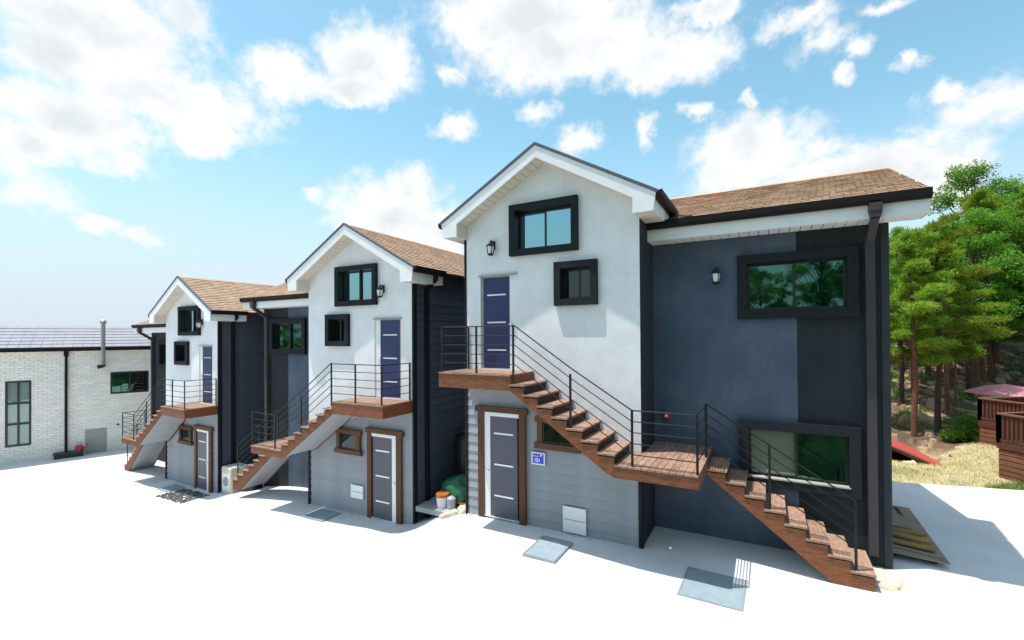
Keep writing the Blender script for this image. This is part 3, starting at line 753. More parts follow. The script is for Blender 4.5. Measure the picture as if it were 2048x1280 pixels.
bl = MB().lathe([(.09, 0), (.085, .04), (.05, .06)], 16); bl.v = [(x, -z - .003, y) for x, y, z in bl.v]
link('bell_dome', bl.mesh('bell_dome'), 'red', rb)
bl = MB().lathe([(.035, .06), (.02, .075)], 12); bl.v = [(x, -z - .003, y) for x, y, z in bl.v]
link('bell_centre', bl.mesh('bell_centre'), 'lamp_glass', rb)

# ------------------------------------------------------------------ white brick building on the left
BA = Vector((-24.25, -1.79, 0)); bu = R(20.5)
LB = empty('brick_building', (BA.x, BA.y, 0), math.pi / 2 - bu)     # local x along the wall, local -y faces the yard
tag(LB, 'long low white brick building with grey metal roof at the left', 'building')
def lp(n, mb, m_, par=LB): return link(n, mb.mesh(n), m_, par)
L0, L1, EZL = -4.2, 8.2, .16
wins = [(.15, .97, -4.17, -1.19), (3.74, 5.25, -2.06, -.97)]
lp('wall', wall_sheet(L0, L1, -5.3, .3, 0.012, [(a, b, c, d_) for a, b, c, d_ in wins], (), .15), 'mortar')
lp('wall', MB().add([(L0, .012, -5.3), (L0, 9, -5.3), (L0, 9, .2), (L0, .012, .2)], [(0, 1, 2, 3)]).add([(L1, .012, -5.3), (L1, 9, -5.3), (L1, 9, .2), (L1, .012, .2)], [(0, 1, 2, 3)]).add([(L0, 9, -5.3), (L1, 9, -5.3), (L1, 9, .2), (L0, 9, .2)], [(0, 1, 2, 3)]), 'mortar')
bk = MB(); bwid, bhei = .30, .112; row = 0; z = -5.2
while z < .18:
    x = L0 + (.15 if row % 2 else 0)
    while x < L1:
        x0, x1 = x + .005, min(x + bwid - .005, L1); segs = [(x0, x1)]
        for a, b, c, d_ in wins:
            if z + bhei > c and z < d_:
                segs = [s_ for q0, q1 in segs for s_ in ((q0, min(q1, a)), (max(q0, b), q1)) if s_[1] - s_[0] > .02]
        for q0, q1 in segs:
            pr = -.008 - .010 * random.random()
            bk.add([(q0, .012, z + .005), (q1, .012, z + .005), (q1, .012, z + bhei - .005), (q0, .012, z + bhei - .005), (q0 + .004, pr, z + .009), (q1 - .004, pr, z + .009), (q1 - .004, pr, z + bhei - .009), (q0 + .004, pr, z + bhei - .009)],
                   [(4, 5, 6, 7), (0, 1, 5, 4), (1, 2, 6, 5), (2, 3, 7, 6), (3, 0, 4, 7)])
        x += bwid
    z += bhei; row += 1
tag(lp('bricks', bk, 'brick'), kind='stuff')
# roof: stepped metal courses
rs, nstep = .36, 5
RZ0 = .32
rfl = lp('roof', MB().prism_x([(-.30, RZ0 - .04), (2.9, RZ0 + 1.02), (9.3, RZ0 - .04), (9.3, RZ0 - .16), (2.9, RZ0 + .90), (-.30, RZ0 - .16)], L0 - .3, L1 + .3), 'roof_seam')
for i in range(7):
    y0 = -.34 + i * 3.24 / 7; y1 = -.34 + (i + 1) * 3.24 / 7 + .03
    z0 = RZ0 + (y0 + .34) * .331; z1 = RZ0 + (y1 + .34) * .331
    lp('roof_course', MB().prism_x([(y0, z0 - .03), (y0, z0 + .03), (y1, z1 + .0), (y1, z1 - .03)], L0 - .3, L1 + .3), 'metalroof', rfl)
rb_ = MB(); x = L0 - .28
while x < L1 + .28:
    rb_.bar((x, -.35, RZ0 + .034), (x, 2.9, RZ0 + 1.09), .012, .012); x += .36
lp('roof_ribs', rb_, 'metalroof', rfl)
lp('gutter', MB().box(L0 - .3, L1 + .3, -.44, -.345, RZ0 - .18, RZ0 + .0), 'gutter')
lp('eave_board', MB().box(L0 - .28, L1 + .28, -.343, .02, RZ0 - .18, RZ0 - .14), 'soffit')
for i, (a, b, c, d_) in enumerate(wins):
    f_ = lp('window', MB().box(a, b, -.03, .10, c, c + .07).box(a, b, -.03, .10, d_ - .07, d_).box(a, a + .07, -.03, .10, c + .07, d_ - .07).box(b - .07, b, -.03, .10, c + .07, d_ - .07), 'sash')
    f_['label'] = ['tall black six-pane window', 'wide black sliding window'][i]
    ia, ib, ic, id_ = a + .07, b - .07, c + .07, d_ - .07
    if i == 0:
        mx_ = (ia + ib) / 2; hz = (id_ - ic) / 3
        gm = MB().box(mx_ - .035, mx_ + .035, .0, .08, ic, id_)
        for q in (1, 2): gm.box(ia, mx_ - .036, .005, .08, ic + hz * q - .05, ic + hz * q + .05).box(mx_ + .036, ib, .005, .08, ic + hz * q - .05, ic + hz * q + .05)
        lp('mullion', gm, 'sash', f_)
        for q in range(3):
            for (p0, p1) in ((ia, mx_ - .035), (mx_ + .035, ib)):
                lp('pane', MB().box(p0, p1, .055, .06, ic + hz * q + (.05 if q else 0), ic + hz * (q + 1) - (.05 if q < 2 else 0)), 'palepane', f_)
    else:
        mx_ = (ia + ib) / 2
        lp('mullion', MB().box(mx_ - .03, mx_ + .03, .0, .08, ic, id_), 'sash', f_)
        lp('pane', MB().box(ia, mx_ - .03, .065, .07, ic, id_), 'glass_green', f_)
        lp('pane', MB().box(mx_ + .03, ib, .035, .04, ic, id_), 'glass_dark', f_)
    lp('window_back', MB().box(ia, ib, .11, .13, ic, id_), 'dark', f_)
sp_ = MB().box(2.09, 2.19, -.13, -.03, -4.75, RZ0 - .30).box(2.06, 2.22, -.16, -.0, RZ0 - .42, RZ0 - .18)
lp('downspout', sp_.bar((2.14, -.08, RZ0 - .2), (2.14, -.39, RZ0 - .14), .09), 'gutter')
fl = MB().tube([(3.48, -.50, -.55), (3.48, -.50, 1.5)], .085, 12)
fo = lp('flue', fl, 'flue'); fo['label'] = 'upright steel flue pipe rising past the eave'
lp('flue_elbow', MB().tube([(3.48, .02, -.60), (3.48, -.42, -.60), (3.48, -.50, -.55)], .085, 12).tube([(3.46, -.50, -.62), (3.26, -.52, -.66)], [.088, .10], 12), 'dark', fo)
lp('flue_cap', MB().lathe([(.13, 1.48), (.13, 1.60), (.05, 1.66)], 12, (3.48, -.50)), 'flue', fo)
for i, zz in enumerate((-.2, .9)): lp('flue_band', MB().lathe([(.092, zz), (.092, zz + .05)], 12, (3.48, -.50)), 'panelgrey', fo)
lp('metal_hatch', MB().box(2.80, 3.60, -.035, -.005, -4.95, -3.72), 'panelgrey')
lp('vent_cap', MB().lathe([(.05, -.04), (.05, .04)], 10), 'dark').location = (4.03, -.03, -3.62)
# planter trough and kettle at the wall foot
def wl(x, y, z):
    c_, s_ = math.cos(math.pi / 2 - bu), math.sin(math.pi / 2 - bu)
    return (BA.x + c_ * x - s_ * y, BA.y + s_ * x + c_ * y, z)
tr = MB().box(-.5, .5, -.16, .16, 0, .26).box(-.53, .53, -.19, .19, .2, .262)
t_ = link('planter_trough', tr.mesh('planter_trough'), 'dark'); p = wl(2.25, -.32, 0); t_.location = (p[0], p[1], ground_z(p[0], p[1]) + .002); t_.rotation_euler.z = math.pi / 2 - bu
tag(t_, 'black trough at the foot of the white brick wall', 'trough')
wc = MB().lathe([(.14, 0), (.17, .1), (.15, .22), (.07, .26)], 14).tube([(.14, 0, .08), (.26, 0, .17), (.32, 0, .34)], [.03, .02, .02], 8).tube([(-.1, 0, .24), (-.12, 0, .36), (.05, 0, .4), (.1, 0, .24)], .012, 6)
t_ = link('watering_can', wc.mesh('watering_can'), 'red'); p = wl(2.62, -.36, 0); t_.location = (p[0], p[1], ground_z(p[0], p[1]) + .262); t_.rotation_euler.z = .9
tag(t_, 'small red watering can on the black trough end', 'watering can')

# ------------------------------------------------------------------ plates set in the yard
def plate(x0, x1, y0, y1, z, rz, label, shade='steelplate'):
    c_ = ((x0 + x1) / 2, (y0 + y1) / 2); a, b = (x1 - x0) / 2, (y1 - y0) / 2
    e = empty('cover_plate', (c_[0], c_[1], z), rz); tag(e, label, 'cover plate', 'steel covers in the yard')
    link('plate', MB().box(-a + .03, a - .03, -b + .03, b - .03, -.02, .006).mesh('plate'), shade, e)
    rm = MB().box(-a, a, -b, -b + .03, -.05, .011).box(-a, a, b - .03, b, -.05, .011).box(-a, -a + .03, -b + .03, b - .03, -.05, .011).box(a - .03, a, -b + .03, b - .03, -.05, .011)
    link('rim', rm.mesh('rim'), 'plate_rim', e)
    return e
plate(2.08, 2.72, -1.28, -.41, -3.235, 0, 'square steel cover in front of the nearest house lower door')
plate(4.79, 5.70, -1.33, -.38, -3.225, -.03, 'large steel cover at the lower right in front of the dark wing')
plate(-4.96, -4.2, -.62, .0, -4.075, .02, 'steel cover in front of the middle house')
plate(-13.4, -12.75, -.35, .25, -4.745, 0, 'steel cover in front of the farthest house')
def scatter(name, n, x0, x1, y0, y1, zf, s0, s1, m, label, cat=None):
    mb = MB()
    for _ in range(n):
        x, y = random.uniform(x0, x1), random.uniform(y0, y1); s = random.uniform(s0, s1); z = zf(x, y)
        vs = [Vector((random.uniform(-1, 1), random.uniform(-1, 1), random.uniform(-1, 1))).normalized() * s for _ in range(0)]
        t = random.random() * 6.28; c_, q_ = math.cos(t), math.sin(t); h = s * random.uniform(.4, .8)
        base = [(1, 0), (.3, .9), (-.8, .6), (-.9, -.4), (.2, -1)]
        b_ = [(x + s * (a * c_ - b * q_), y + s * (a * q_ + b * c_), z - .02) for a, b in base]
        tp = [(x + s * .6 * (a * c_ - b * q_) + s * .1, y + s * .6 * (a * q_ + b * c_), z + h) for a, b in base]
        mb.add(b_ + tp, [(5, 6, 7, 8, 9)] + [(i, (i + 1) % 5, (i + 1) % 5 + 5, i + 5) for i in range(5)])
    o = link(name, mb.mesh(name), m); tag(o, label, cat, kind='stuff'); return o
scatter('gravel_strip', 500, -12.6, -10.9, -.75, .15, lambda x, y: ground_z(x, y), .03, .06, 'gravel', 'dark gravel strip at the farthest house door')
scatter('mortar_crumbs', 90, 0, 4, -.14, -.03, lambda x, y: ground_z(x, y), .01, .03, 'concrete', 'grey crumbs along the nearest house wall foot')
scatter('mortar_crumbs', 110, -5.7, -1.9, .04, .15, lambda x, y: ground_z(x, y), .01, .04, 'concrete', 'grey crumbs along the middle house wall foot')

# ------------------------------------------------------------------ things between the houses
sb = MB().prism_x([(.22, -3.52), (3.4, -3.48), (3.4, -3.60), (.22, -3.64)], -1.74, -.02)
pit = MB().add([(-1.9, .25, -4.15), (.0, .25, -4.15), (.0, 4, -4.15), (-1.9, 4, -4.15)], [(0, 1, 2, 3)]).box(-1.7, -.1, .75, .95, -4.15, -3.642)
tag(link('gap_floor', pit.mesh('gap_floor'), 'slab'), kind='structure')
tag(link('concrete_slab', sb.mesh('concrete_slab'), 'slab'), 'raised grey slab between the nearest and middle house', 'slab')
def blob(name, rx, ry, rz_, m, loc, label, cat, seed, amp=.22, flat=.25):
    bm = bmesh.new(); bmesh.ops.create_icosphere(bm, subdivisions=4, radius=1)
    for v in bm.verts:
        n_ = noise.noise(v.co * 1.9 + Vector((seed, 0, 0))) * amp + noise.noise(v.co * 5 + Vector((0, seed, 0))) * amp * .5 + abs(noise.noise(v.co * 9 + Vector((0, 0, seed)))) * amp * .25
        v.co *= 1 + n_
        v.co = Vector((v.co.x * rx, v.co.y * ry, max(v.co.z, -flat) * rz_))
    lo = min(v.co.z for v in bm.verts)
    for v in bm.verts: v.co.z -= lo
    me = bpy.data.meshes.new(name); bm.to_mesh(me); bm.free()
    o = link(name, me, m); o.location = loc; smooth(o); tag(o, label, cat); return o
SZ = lambda y: -3.52 + .04 * (y - .22) / 3.18
blob('tarp_bundle', .56, .42, .42, 'greentarp', (-.98, 1.02, SZ(1.02) + .123), 'crumpled green tarp bundle on the slab between two houses', 'tarp', 3.0)
pl_ = MB()
for k in range(3): pl_.box(-.5, .5, -.42 + k * .29, -.42 + k * .29 + .26, .0, .045)
pl_.box(-.5, -.42, -.42, .42, -.075, -.001).box(.42, .5, -.42, .42, -.075, -.001).box(-.04, .04, -.42, .42, -.075, -.001)
o = link('pallet', pl_.mesh('pallet'), 'plank'); o.location = (-.95, 1.08, SZ(1.08) + .076); tag(o, 'wooden pallet under the green tarp bundle', 'pallet')
bt = empty('paint_bucket', (-1.13, .52, SZ(.52) + .001)); tag(bt, 'white bucket with an orange lid in front of the green tarp', 'bucket')
link('bucket_body', MB().lathe([(.135, 0), (.155, .26)], 18).mesh('bucket_body'), 'white', bt)
link('lid', MB().lathe([(.165, .255), (.165, .33), (.14, .345)], 18).mesh('lid'), 'orange', bt)
tn = MB().lathe([(.10, 0), (.11, .25), (.06, .29)], 14)
o = link('grey_can', tn.mesh('grey_can'), 'greypvc'); o.location = (-.86, .52, SZ(.52) + .001); tag(o, 'grey can beside the orange lidded bucket', 'can')
for i, (x, y, r_, l) in enumerate(((-.62, .08, .4, 'pale wood offcut leaning at the slab edge, leftmost of two'), (-.42, .06, .75, 'pale wood offcut lying at the slab edge, rightmost of two'))):
    o = link('wood_offcut', MB().box(-.05, .05, -.22, .22, 0, .05).mesh('wood_offcut'), 'cream'); o.location = (x, y, ground_z(x, y) + .03); o.rotation_euler = (.12, .0, -r_); tag(o, l, 'offcut', 'offcuts by the slab')
blob('boulder', .15, .13, .15, 'cream', (-.24, .16, ground_z(-.24, .16) - .03), 'cream stone against the nearest house corner', 'stone', 8.0)
tk = empty('water_tank', (-1.28, 1.95, SZ(1.95) + .001)); tag(tk, 'tall black tank standing behind the green tarp', 'tank')
link('tank_body', MB().lathe([(.40, 0), (.42, .05), (.42, 1.42), (.36, 1.52), (.2, 1.56)], 24).mesh('tank_body'), 'dark', tk)
link('tank_lid', MB().lathe([(.17, 1.56), (.17, 1.60), (.1, 1.62)], 18).mesh('tank_lid'), 'flue', tk)
pp = MB().tube([(-.24, .34, -3.52), (-.24, .34, -1.92)], .045, 10).tube([(-.24, .34, -1.92), (-.20, .36, -1.86), (.0, .40, -1.85)], .045, 10)
tag(link('grey_pipe', pp.mesh('grey_pipe'), 'greypvc'), 'grey plastic pipe up the side of the nearest house', 'pipe')
# between the middle and the farthest house: a cream washing machine and a black motor
wm = empty('washing_machine', (-10.40, .72, -4.66), -.06); tag(wm, 'cream washing machine between the farthest and middle house', 'washing machine')
link('cabinet', MB().box(-.32, .32, -.3, .3, 0.0, .86).mesh('cabinet'), 'cream', wm)
link('front_panel', MB().box(-.24, .24, -.315, -.301, .1, .7).mesh('front_panel'), 'white', wm)
dr = MB().lathe([(.16, 0), (.14, .03)], 18); dr.v = [(x, -z - .316, y + .42) for x, y, z in dr.v]
link('drum_door', dr.mesh('drum_door'), 'panelgrey', wm)
link('washer_lid', MB().box(-.3, .3, -.28, .28, .861, .90).mesh('washer_lid'), 'white', wm)
sbp = MB().box(-10.78, -9.3, .36, 1.6, -4.80, -4.662)
tag(link('washer_pad', sbp.mesh('washer_pad'), 'slab'), 'concrete pad under the cream washing machine', 'pad')
blob('black_bag', .34, .3, .46, 'dark', (-9.75, .95, -4.662), 'black bag heaped beside the cream washing machine', 'bag', 5.0, .3)

# ------------------------------------------------------------------ boards stacked by the end of the nearest house
o = link('plywood_sheet', MB().box(-.50, .50, -1.55, 1.55, 0, .012).mesh('plywood_sheet'), 'plywood'); o.location = (8.22, 3.12, -3.14); o.rotation_euler = (R(-1.2), R(2), R(-2)); tag(o, 'large plywood sheet lying under the planks by the dark wing', 'plywood')
lab = ['long plank lowest in the pile by the dark wing', 'broad dark plank lying across the plywood sheet', 'short ochre plank on top of the pile', 'narrow plank slid forward off the pile', 'thin black-edged plank at the back of the pile', 'split plank angled across the pile']
spec = [(8.28, 2.05, .56, .09, 0.05, 0.08, 'plank'), (8.18, 2.85, .52, .12, .02, .14, 'blackedge'), (8.36, 2.28, .46, .10, .1, -.12, 'plank'), (8.30, 1.86, .62, .06, .0, .0, 'plywood'), (8.22, 2.62, .55, .05, .06, .2, 'blackedge'), (8.30, 2.44, .50, .08, .13, .32, 'plank')]
for (x, y, hl_, hw, dz, rz, m_), l in zip(spec, lab):
    bo = MB().box(-hl_ * .8, hl_ * .8, -hw, hw, 0, .035); o = link('plank', bo.mesh('plank'), m_)
    o.location = (x - .15, y, -3.115 + dz); o.rotation_euler = (0, R(2), -.18 + rz * .7); tag(o, l, 'plank', 'planks stacked by the dark wing')
bsp = MB()
for xx in (7.95, 8.5): bsp.box(xx - .04, xx + .04, 1.75, 4.5, -3.25, -3.155)
tag(link('timber_bearers', bsp.mesh('timber_bearers'), 'blackedge'), 'pair of dark bearers under the plywood sheet', 'bearers')
blob('concrete_footing', .30, .30, .12, 'cream', (7.62, .62, -3.24), 'cream concrete footing lump at the foot of the right stairs', 'footing', 2.0, .18)

# ------------------------------------------------------------------ timber decks, parasol, red roof on the right
def deck_block(P0, P1, P2, zt, zb, rail, label):
    """P0-P1 the long visible face, P2 gives depth; zt deck level, zb skirt foot"""
    P0, P1, P2 = Vector((*P0, 0)), Vector((*P1, 0)), Vector((*P2, 0))
    E_ = empty('timber_deck', (P0.x, P0.y, zb)); tag(E_, label, 'deck', 'brown timber decks by the wood')
    u = (P1 - P0); L_ = u.length; u.normalize(); n_ = Vector((u.y, -u.x, 0))
    if n_.dot(Vector((CAM.x, CAM.y, 0)) - P0) < 0: n_ = -n_
    dv = (P2 - P0)
    def W3(s, z, o_=0): return tuple(P0 + u * s + n_ * o_ + Vector((0, 0, z)) - Vector((P0.x, P0.y, zb)))
    # floor
    c4 = [P0, P1, P1 + dv, P0 + dv]
    fl_ = MB().add([tuple(p - P0 + Vector((0, 0, zt - zb))) for p in c4] + [tuple(p - P0 + Vector((0, 0, zt - zb - .05))) for p in c4], [(0, 1, 2, 3), (7, 6, 5, 4), (0, 4, 5, 1), (1, 5, 6, 2), (2, 6, 7, 3), (3, 7, 4, 0)])
    link('deck_floor', fl_.mesh('deck_floor'), 'deckwood', E_)
    z = zb
    while z < zt - .08:
        h = min(.13, zt - .06 - z)
        link('skirt_board', MB().bar(W3(0, z + h / 2), W3(L_, z + h / 2), .03, h - .012).mesh('skirt_board'), 'skirtwood', E_); z += .14
    link('skirt_backing', MB().bar(W3(0, (zb + zt) / 2 - .03, -.04), W3(L_, (zb + zt) / 2 - .03, -.04), .02, zt - zb - .08).mesh('skirt_backing'), 'blackedge', E_)
    link('fascia_board', MB().bar(W3(-.03, zt - .07, .03), W3(L_, zt - .07, .03), .03, .16).mesh('fascia_board'), 'deckwood', E_)
    # end face
    e0, e1 = P0, P0 + dv
    z = zb
    while z < zt - .08:
        a_ = e0 - P0 + Vector((0, 0, z - zb + .07)); b_ = e1 - P0 + Vector((0, 0, z - zb + .07))
        link('skirt_board', MB().bar(tuple(a_), tuple(b_), .03, .128).mesh('skirt_board'), 'skirtwood', E_); z += .14
    for (A, B) in ((P0, P1), (P0, P0 + dv)):
        d_ = B - A; l_ = d_.length; d_.normalize()
        o_ = A - P0
        np_ = max(2, int(l_ / 1.2) + 1)
        for i in range(np_):
            p = o_ + d_ * (l_ * i / (np_ - 1))
            link('post', MB().box(p.x - .045, p.x + .045, p.y - .045, p.y + .045, zt - zb, zt - zb + rail).mesh('post'), 'deckwood', E_)
        t0 = Vector((0, 0, zt - zb + rail)); b0 = Vector((0, 0, zt - zb + .08))
        link('handrail', MB().bar(tuple(o_ + t0), tuple(o_ + d_ * l_ + t0), .12, .04).mesh('handrail'), 'skirtwood', E_)
        link('bottom_rail', MB().bar(tuple(o_ + b0), tuple(o_ + d_ * l_ + b0), .05, .05).mesh('bottom_rail'), 'deckwood', E_)
        s = .11
        bal = MB().box(-.03, .03, -.018, .018, .1, rail - .02).mesh('baluster')
        while s < l_ - .05:
            p = o_ + d_ * s
            q = link('baluster', bal, 'deckwood', E_); q.location = (p.x, p.y, zt - zb); q.rotation_euler.z = math.atan2(d_.y, d_.x); s += .105
    return E_
deck_block((11.62, 9.0), (12.6, 7.55), (13.6, 10.4), -2.30, -3.45, .80, 'nearer brown timber deck with cladded skirt at the right edge')
deck_block((12.05, 11.75), (13.4, 9.75), (14.4, 13.4), -2.10, -3.3, .72, 'farther brown timber deck below the faded red parasol')
pr = empty('parasol', (13.6, 14.7, hill_z(13.6, 14.7))); tag(pr, 'wide faded red parasol above the timber deck', 'parasol')
hz = hill_z(13.6, 14.7); tz = -1.25 - hz
cn = MB(); n8 = 8; ri = [(.0, tz + .12), (.55, tz + .02), (1.15, tz - .22)]
vs = [(0, 0, tz + .12)]
for r_, z_ in ri[1:]:
    for k in range(n8): t = k * math.pi / 4; vs.append((r_ * math.cos(t), r_ * math.sin(t), z_))
fs = [(0, 1 + k, 1 + (k + 1) % 8) for k in range(8)] + [(1 + k, 9 + k, 9 + (k + 1) % 8, 1 + (k + 1) % 8) for k in range(8)]
link('canopy', cn.add(vs, fs).mesh('canopy'), 'pink', pr)
link('pole', MB().tube([(0, 0, -.2), (0, 0, tz + .1)], .025, 8).mesh('pole'), 'flue', pr)
for k in range(8):
    t = k * math.pi / 4
    link('rib', MB().bar((0, 0, tz + .09), (1.12 * math.cos(t), 1.12 * math.sin(t), tz - .235), .015).mesh('rib'), 'flue', pr)
hut = empty('red_roof_hut', (9.6, 11.0, -4.4)); tag(hut, 'low hut with a sloping red roof sunk behind the straw bank', 'hut')
link('hut_wall', MB().box(-2.4, .62, -.3, 1.5, 0, .95).mesh('hut_wall'), 'dark', hut)
sr = MB()
link('hut_roof', MB().prism_y([(-2.5, 2.55), (1.28, .86), (1.28, .92), (-2.5, 2.61)], -.62, 1.8).mesh('hut_roof'), 'redroof', hut)
rbm = MB()
for k in range(9): rbm.bar((-2.5, -.55 + k * .29, 2.62), (1.28, -.55 + k * .29, .93), .03, .025)
link('roof_ribs', rbm.mesh('roof_ribs'), 'redroof', hut)
link('roof_edge', MB().prism_y([(-2.5, 2.45), (1.29, .755), (1.29, .855), (-2.5, 2.545)], -.64, -.60).mesh('roof_edge'), 'deckwood', hut)
blob('boulder', .34, .3, .34, 'cream', (9.95, 10.25, hill_z(9.95, 10.25) - .05), 'pale boulder at the red hut corner behind the straw', 'stone', 11.0)

# straw, grass and rocks
def blades(name, pts, h0, h1, m, label):
    mb = MB()
    for x, y in pts:
        z = hill_z(x, y) - .01; t = random.random() * 6.28; h = random.uniform(h0, h1); l_ = random.uniform(.3, 1.3) * h; w = .004 + .004 * random.random()
        dx_, dy_ = math.cos(t), math.sin(t)
        mb.add([(x - dy_ * w, y + dx_ * w, z), (x + dy_ * w, y - dx_ * w, z), (x + dx_ * l_, y + dy_ * l_, z + h)], [(0, 1, 2)])
    o = link(name, mb.mesh(name, 1, False), m); tag(o, label, kind='stuff'); return o
pts = []
while len(pts) < 34000:
    x, y = random.uniform(8, 15), random.uniform(6.4, 13)
    if y > line_y(x) + .05 and depth(x, y) < 15.2: pts.append((x, y))
blades('straw_stalks', pts, .02, .08, 'strawblade', 'dry straw stalks over the low bank')
pts = []
while len(pts) < 5000:
    x, y = random.uniform(11.0, 13), random.uniform(7.2, 9.4)
    if line_y(x) + .02 < y < line_y(x) + .55 + .5 * (x - 11): pts.append((x, y))
blades('green_grass', pts, .05, .16, 'lawn', 'strip of green grass in front of the timber deck')
def rocks(n):
    mb = MB(); k = 0
    while k < n:
        x, y = random.uniform(9, 24), random.uniform(11, 30); d = depth(x, y)
        if d < 15.8 or d > 30: continue
        k += 1; s = random.uniform(.08, .30) * (1 if random.random() < .88 else 1.8); z = hill_z(x, y); t = random.random() * 6.28
        vs = []
        for i in range(7):
            a = t + i * .897; r_ = s * random.uniform(.75, 1.15); vs.append((x + r_ * math.cos(a), y + r_ * math.sin(a), z - .1))
        for i in range(7):
            a = t + i * .897; r_ = s * random.uniform(.45, .75); vs.append((x + r_ * math.cos(a), y + r_ * math.sin(a), z + s * random.uniform(.35, .75)))
        mb.add(vs, [(7, 8, 9, 10, 11, 12, 13)] + [(i, (i + 1) % 7, (i + 1) % 7 + 7, i + 7) for i in range(7)])
    o = link('hillside_rocks', mb.mesh('hillside_rocks'), 'rock'); tag(o, 'tan rocks strewn between the pine trunks', kind='stuff')
rocks(520)

# ------------------------------------------------------------------ trees
def pine_mesh(seed, h, bare, spread):
    r = random.Random(seed); nr = np.random.default_rng(seed)
    tm = MB(); pts = []; x = y = 0
    for i in range(9):
        pts.append((x, y, h * i / 8 - .3)); x += r.uniform(-.10, .10) * h / 10; y += r.uniform(-.10, .10) * h / 10
    rad = [h * .0125 * (1 - .085 * i) + .012 for i in range(9)]
    tm.tube(pts, rad, 8)
    pads = []
    nb = 24
    for i in range(nb):
        f = bare + (1 - bare) * (i / (nb - 1)) ** .9
        k = min(7, int(f * 8)); a = Vector(pts[k]).lerp(Vector(pts[k + 1]), f * 8 - k)
        t = i * 2.4 + r.uniform(-.4, .4); g_ = (f - bare) / (1 - bare)
        ln = spread * (1.0 - .72 * g_) * r.uniform(.42, 1.3) * (.6 + .4 * min(1, g_ * 6))
        d = Vector((math.cos(t), math.sin(t), r.uniform(.0, .35) + .25 * g_))
        e = a + d * ln
        m_ = a.lerp(e, .55) - Vector((0, 0, .10 * ln))
        tm.tube([a, m_, e], [.032 * h / 10, .02 * h / 10, .008], 5, False)
        npd = 3 + int(ln / .33)
        for q in range(npd):
            s_ = .42 + .62 * (q + r.random() * .6) / npd
            c_ = a.lerp(e, s_) + Vector((r.uniform(-.3, .3), r.uniform(-.3, .3), r.uniform(.0, .16))) * (.5 + .4 * ln)
            pads.append((c_, r.uniform(.22, .42) * (.7 + .25 * ln), r.uniform(.12, .28)))
    pads.append((Vector(pts[8]), .35, .35)); pads.append((Vector(pts[8]) - Vector((0, 0, .4)), .55, .25))
    V = []; 
    for c_, rad_, thk in pads:
        n = int(150 * (rad_ / .45) ** 1.6) + 50
        d = nr.normal(size=(n, 3)); d /= np.linalg.norm(d, axis=1)[:, None]
        d *= (nr.random(n) ** .45)[:, None]
        p = np.array(c_) + d * np.array([rad_, rad_, thk])
        dirn = nr.normal(size=(n, 3)) * .7 + np.array([0, 0, .55]) + d * .7; dirn /= np.linalg.norm(dirn, axis=1)[:, None]
        side = np.cross(dirn, nr.normal(size=(n, 3))); side /= np.linalg.norm(side, axis=1)[:, None]
        ln = nr.uniform(.10, .20, n)[:, None]; w = nr.uniform(.018, .034, n)[:, None]
        V.append(np.stack([p - side * w, p + side * w, p + dirn * ln], 1))
    V = np.concatenate(V).reshape(-1, 3)
    me = bpy.data.meshes.new('needles'); n = len(V) // 3
    me.vertices.add(len(V)); me.vertices.foreach_set('co', V.astype(np.float32).ravel())
    me.loops.add(len(V)); me.loops.foreach_set('vertex_index', np.arange(len(V), dtype=np.int32))
    me.polygons.add(n); me.polygons.foreach_set('loop_start', np.arange(0, len(V), 3, dtype=np.int32))
    me.update(calc_edges=True); me.validate()
    me.materials.append(MT['needles'])
    t_ = tm.mesh('trunk'); t_.materials.append(MT['barkred' if seed % 2 else 'bark'])
    return t_, me
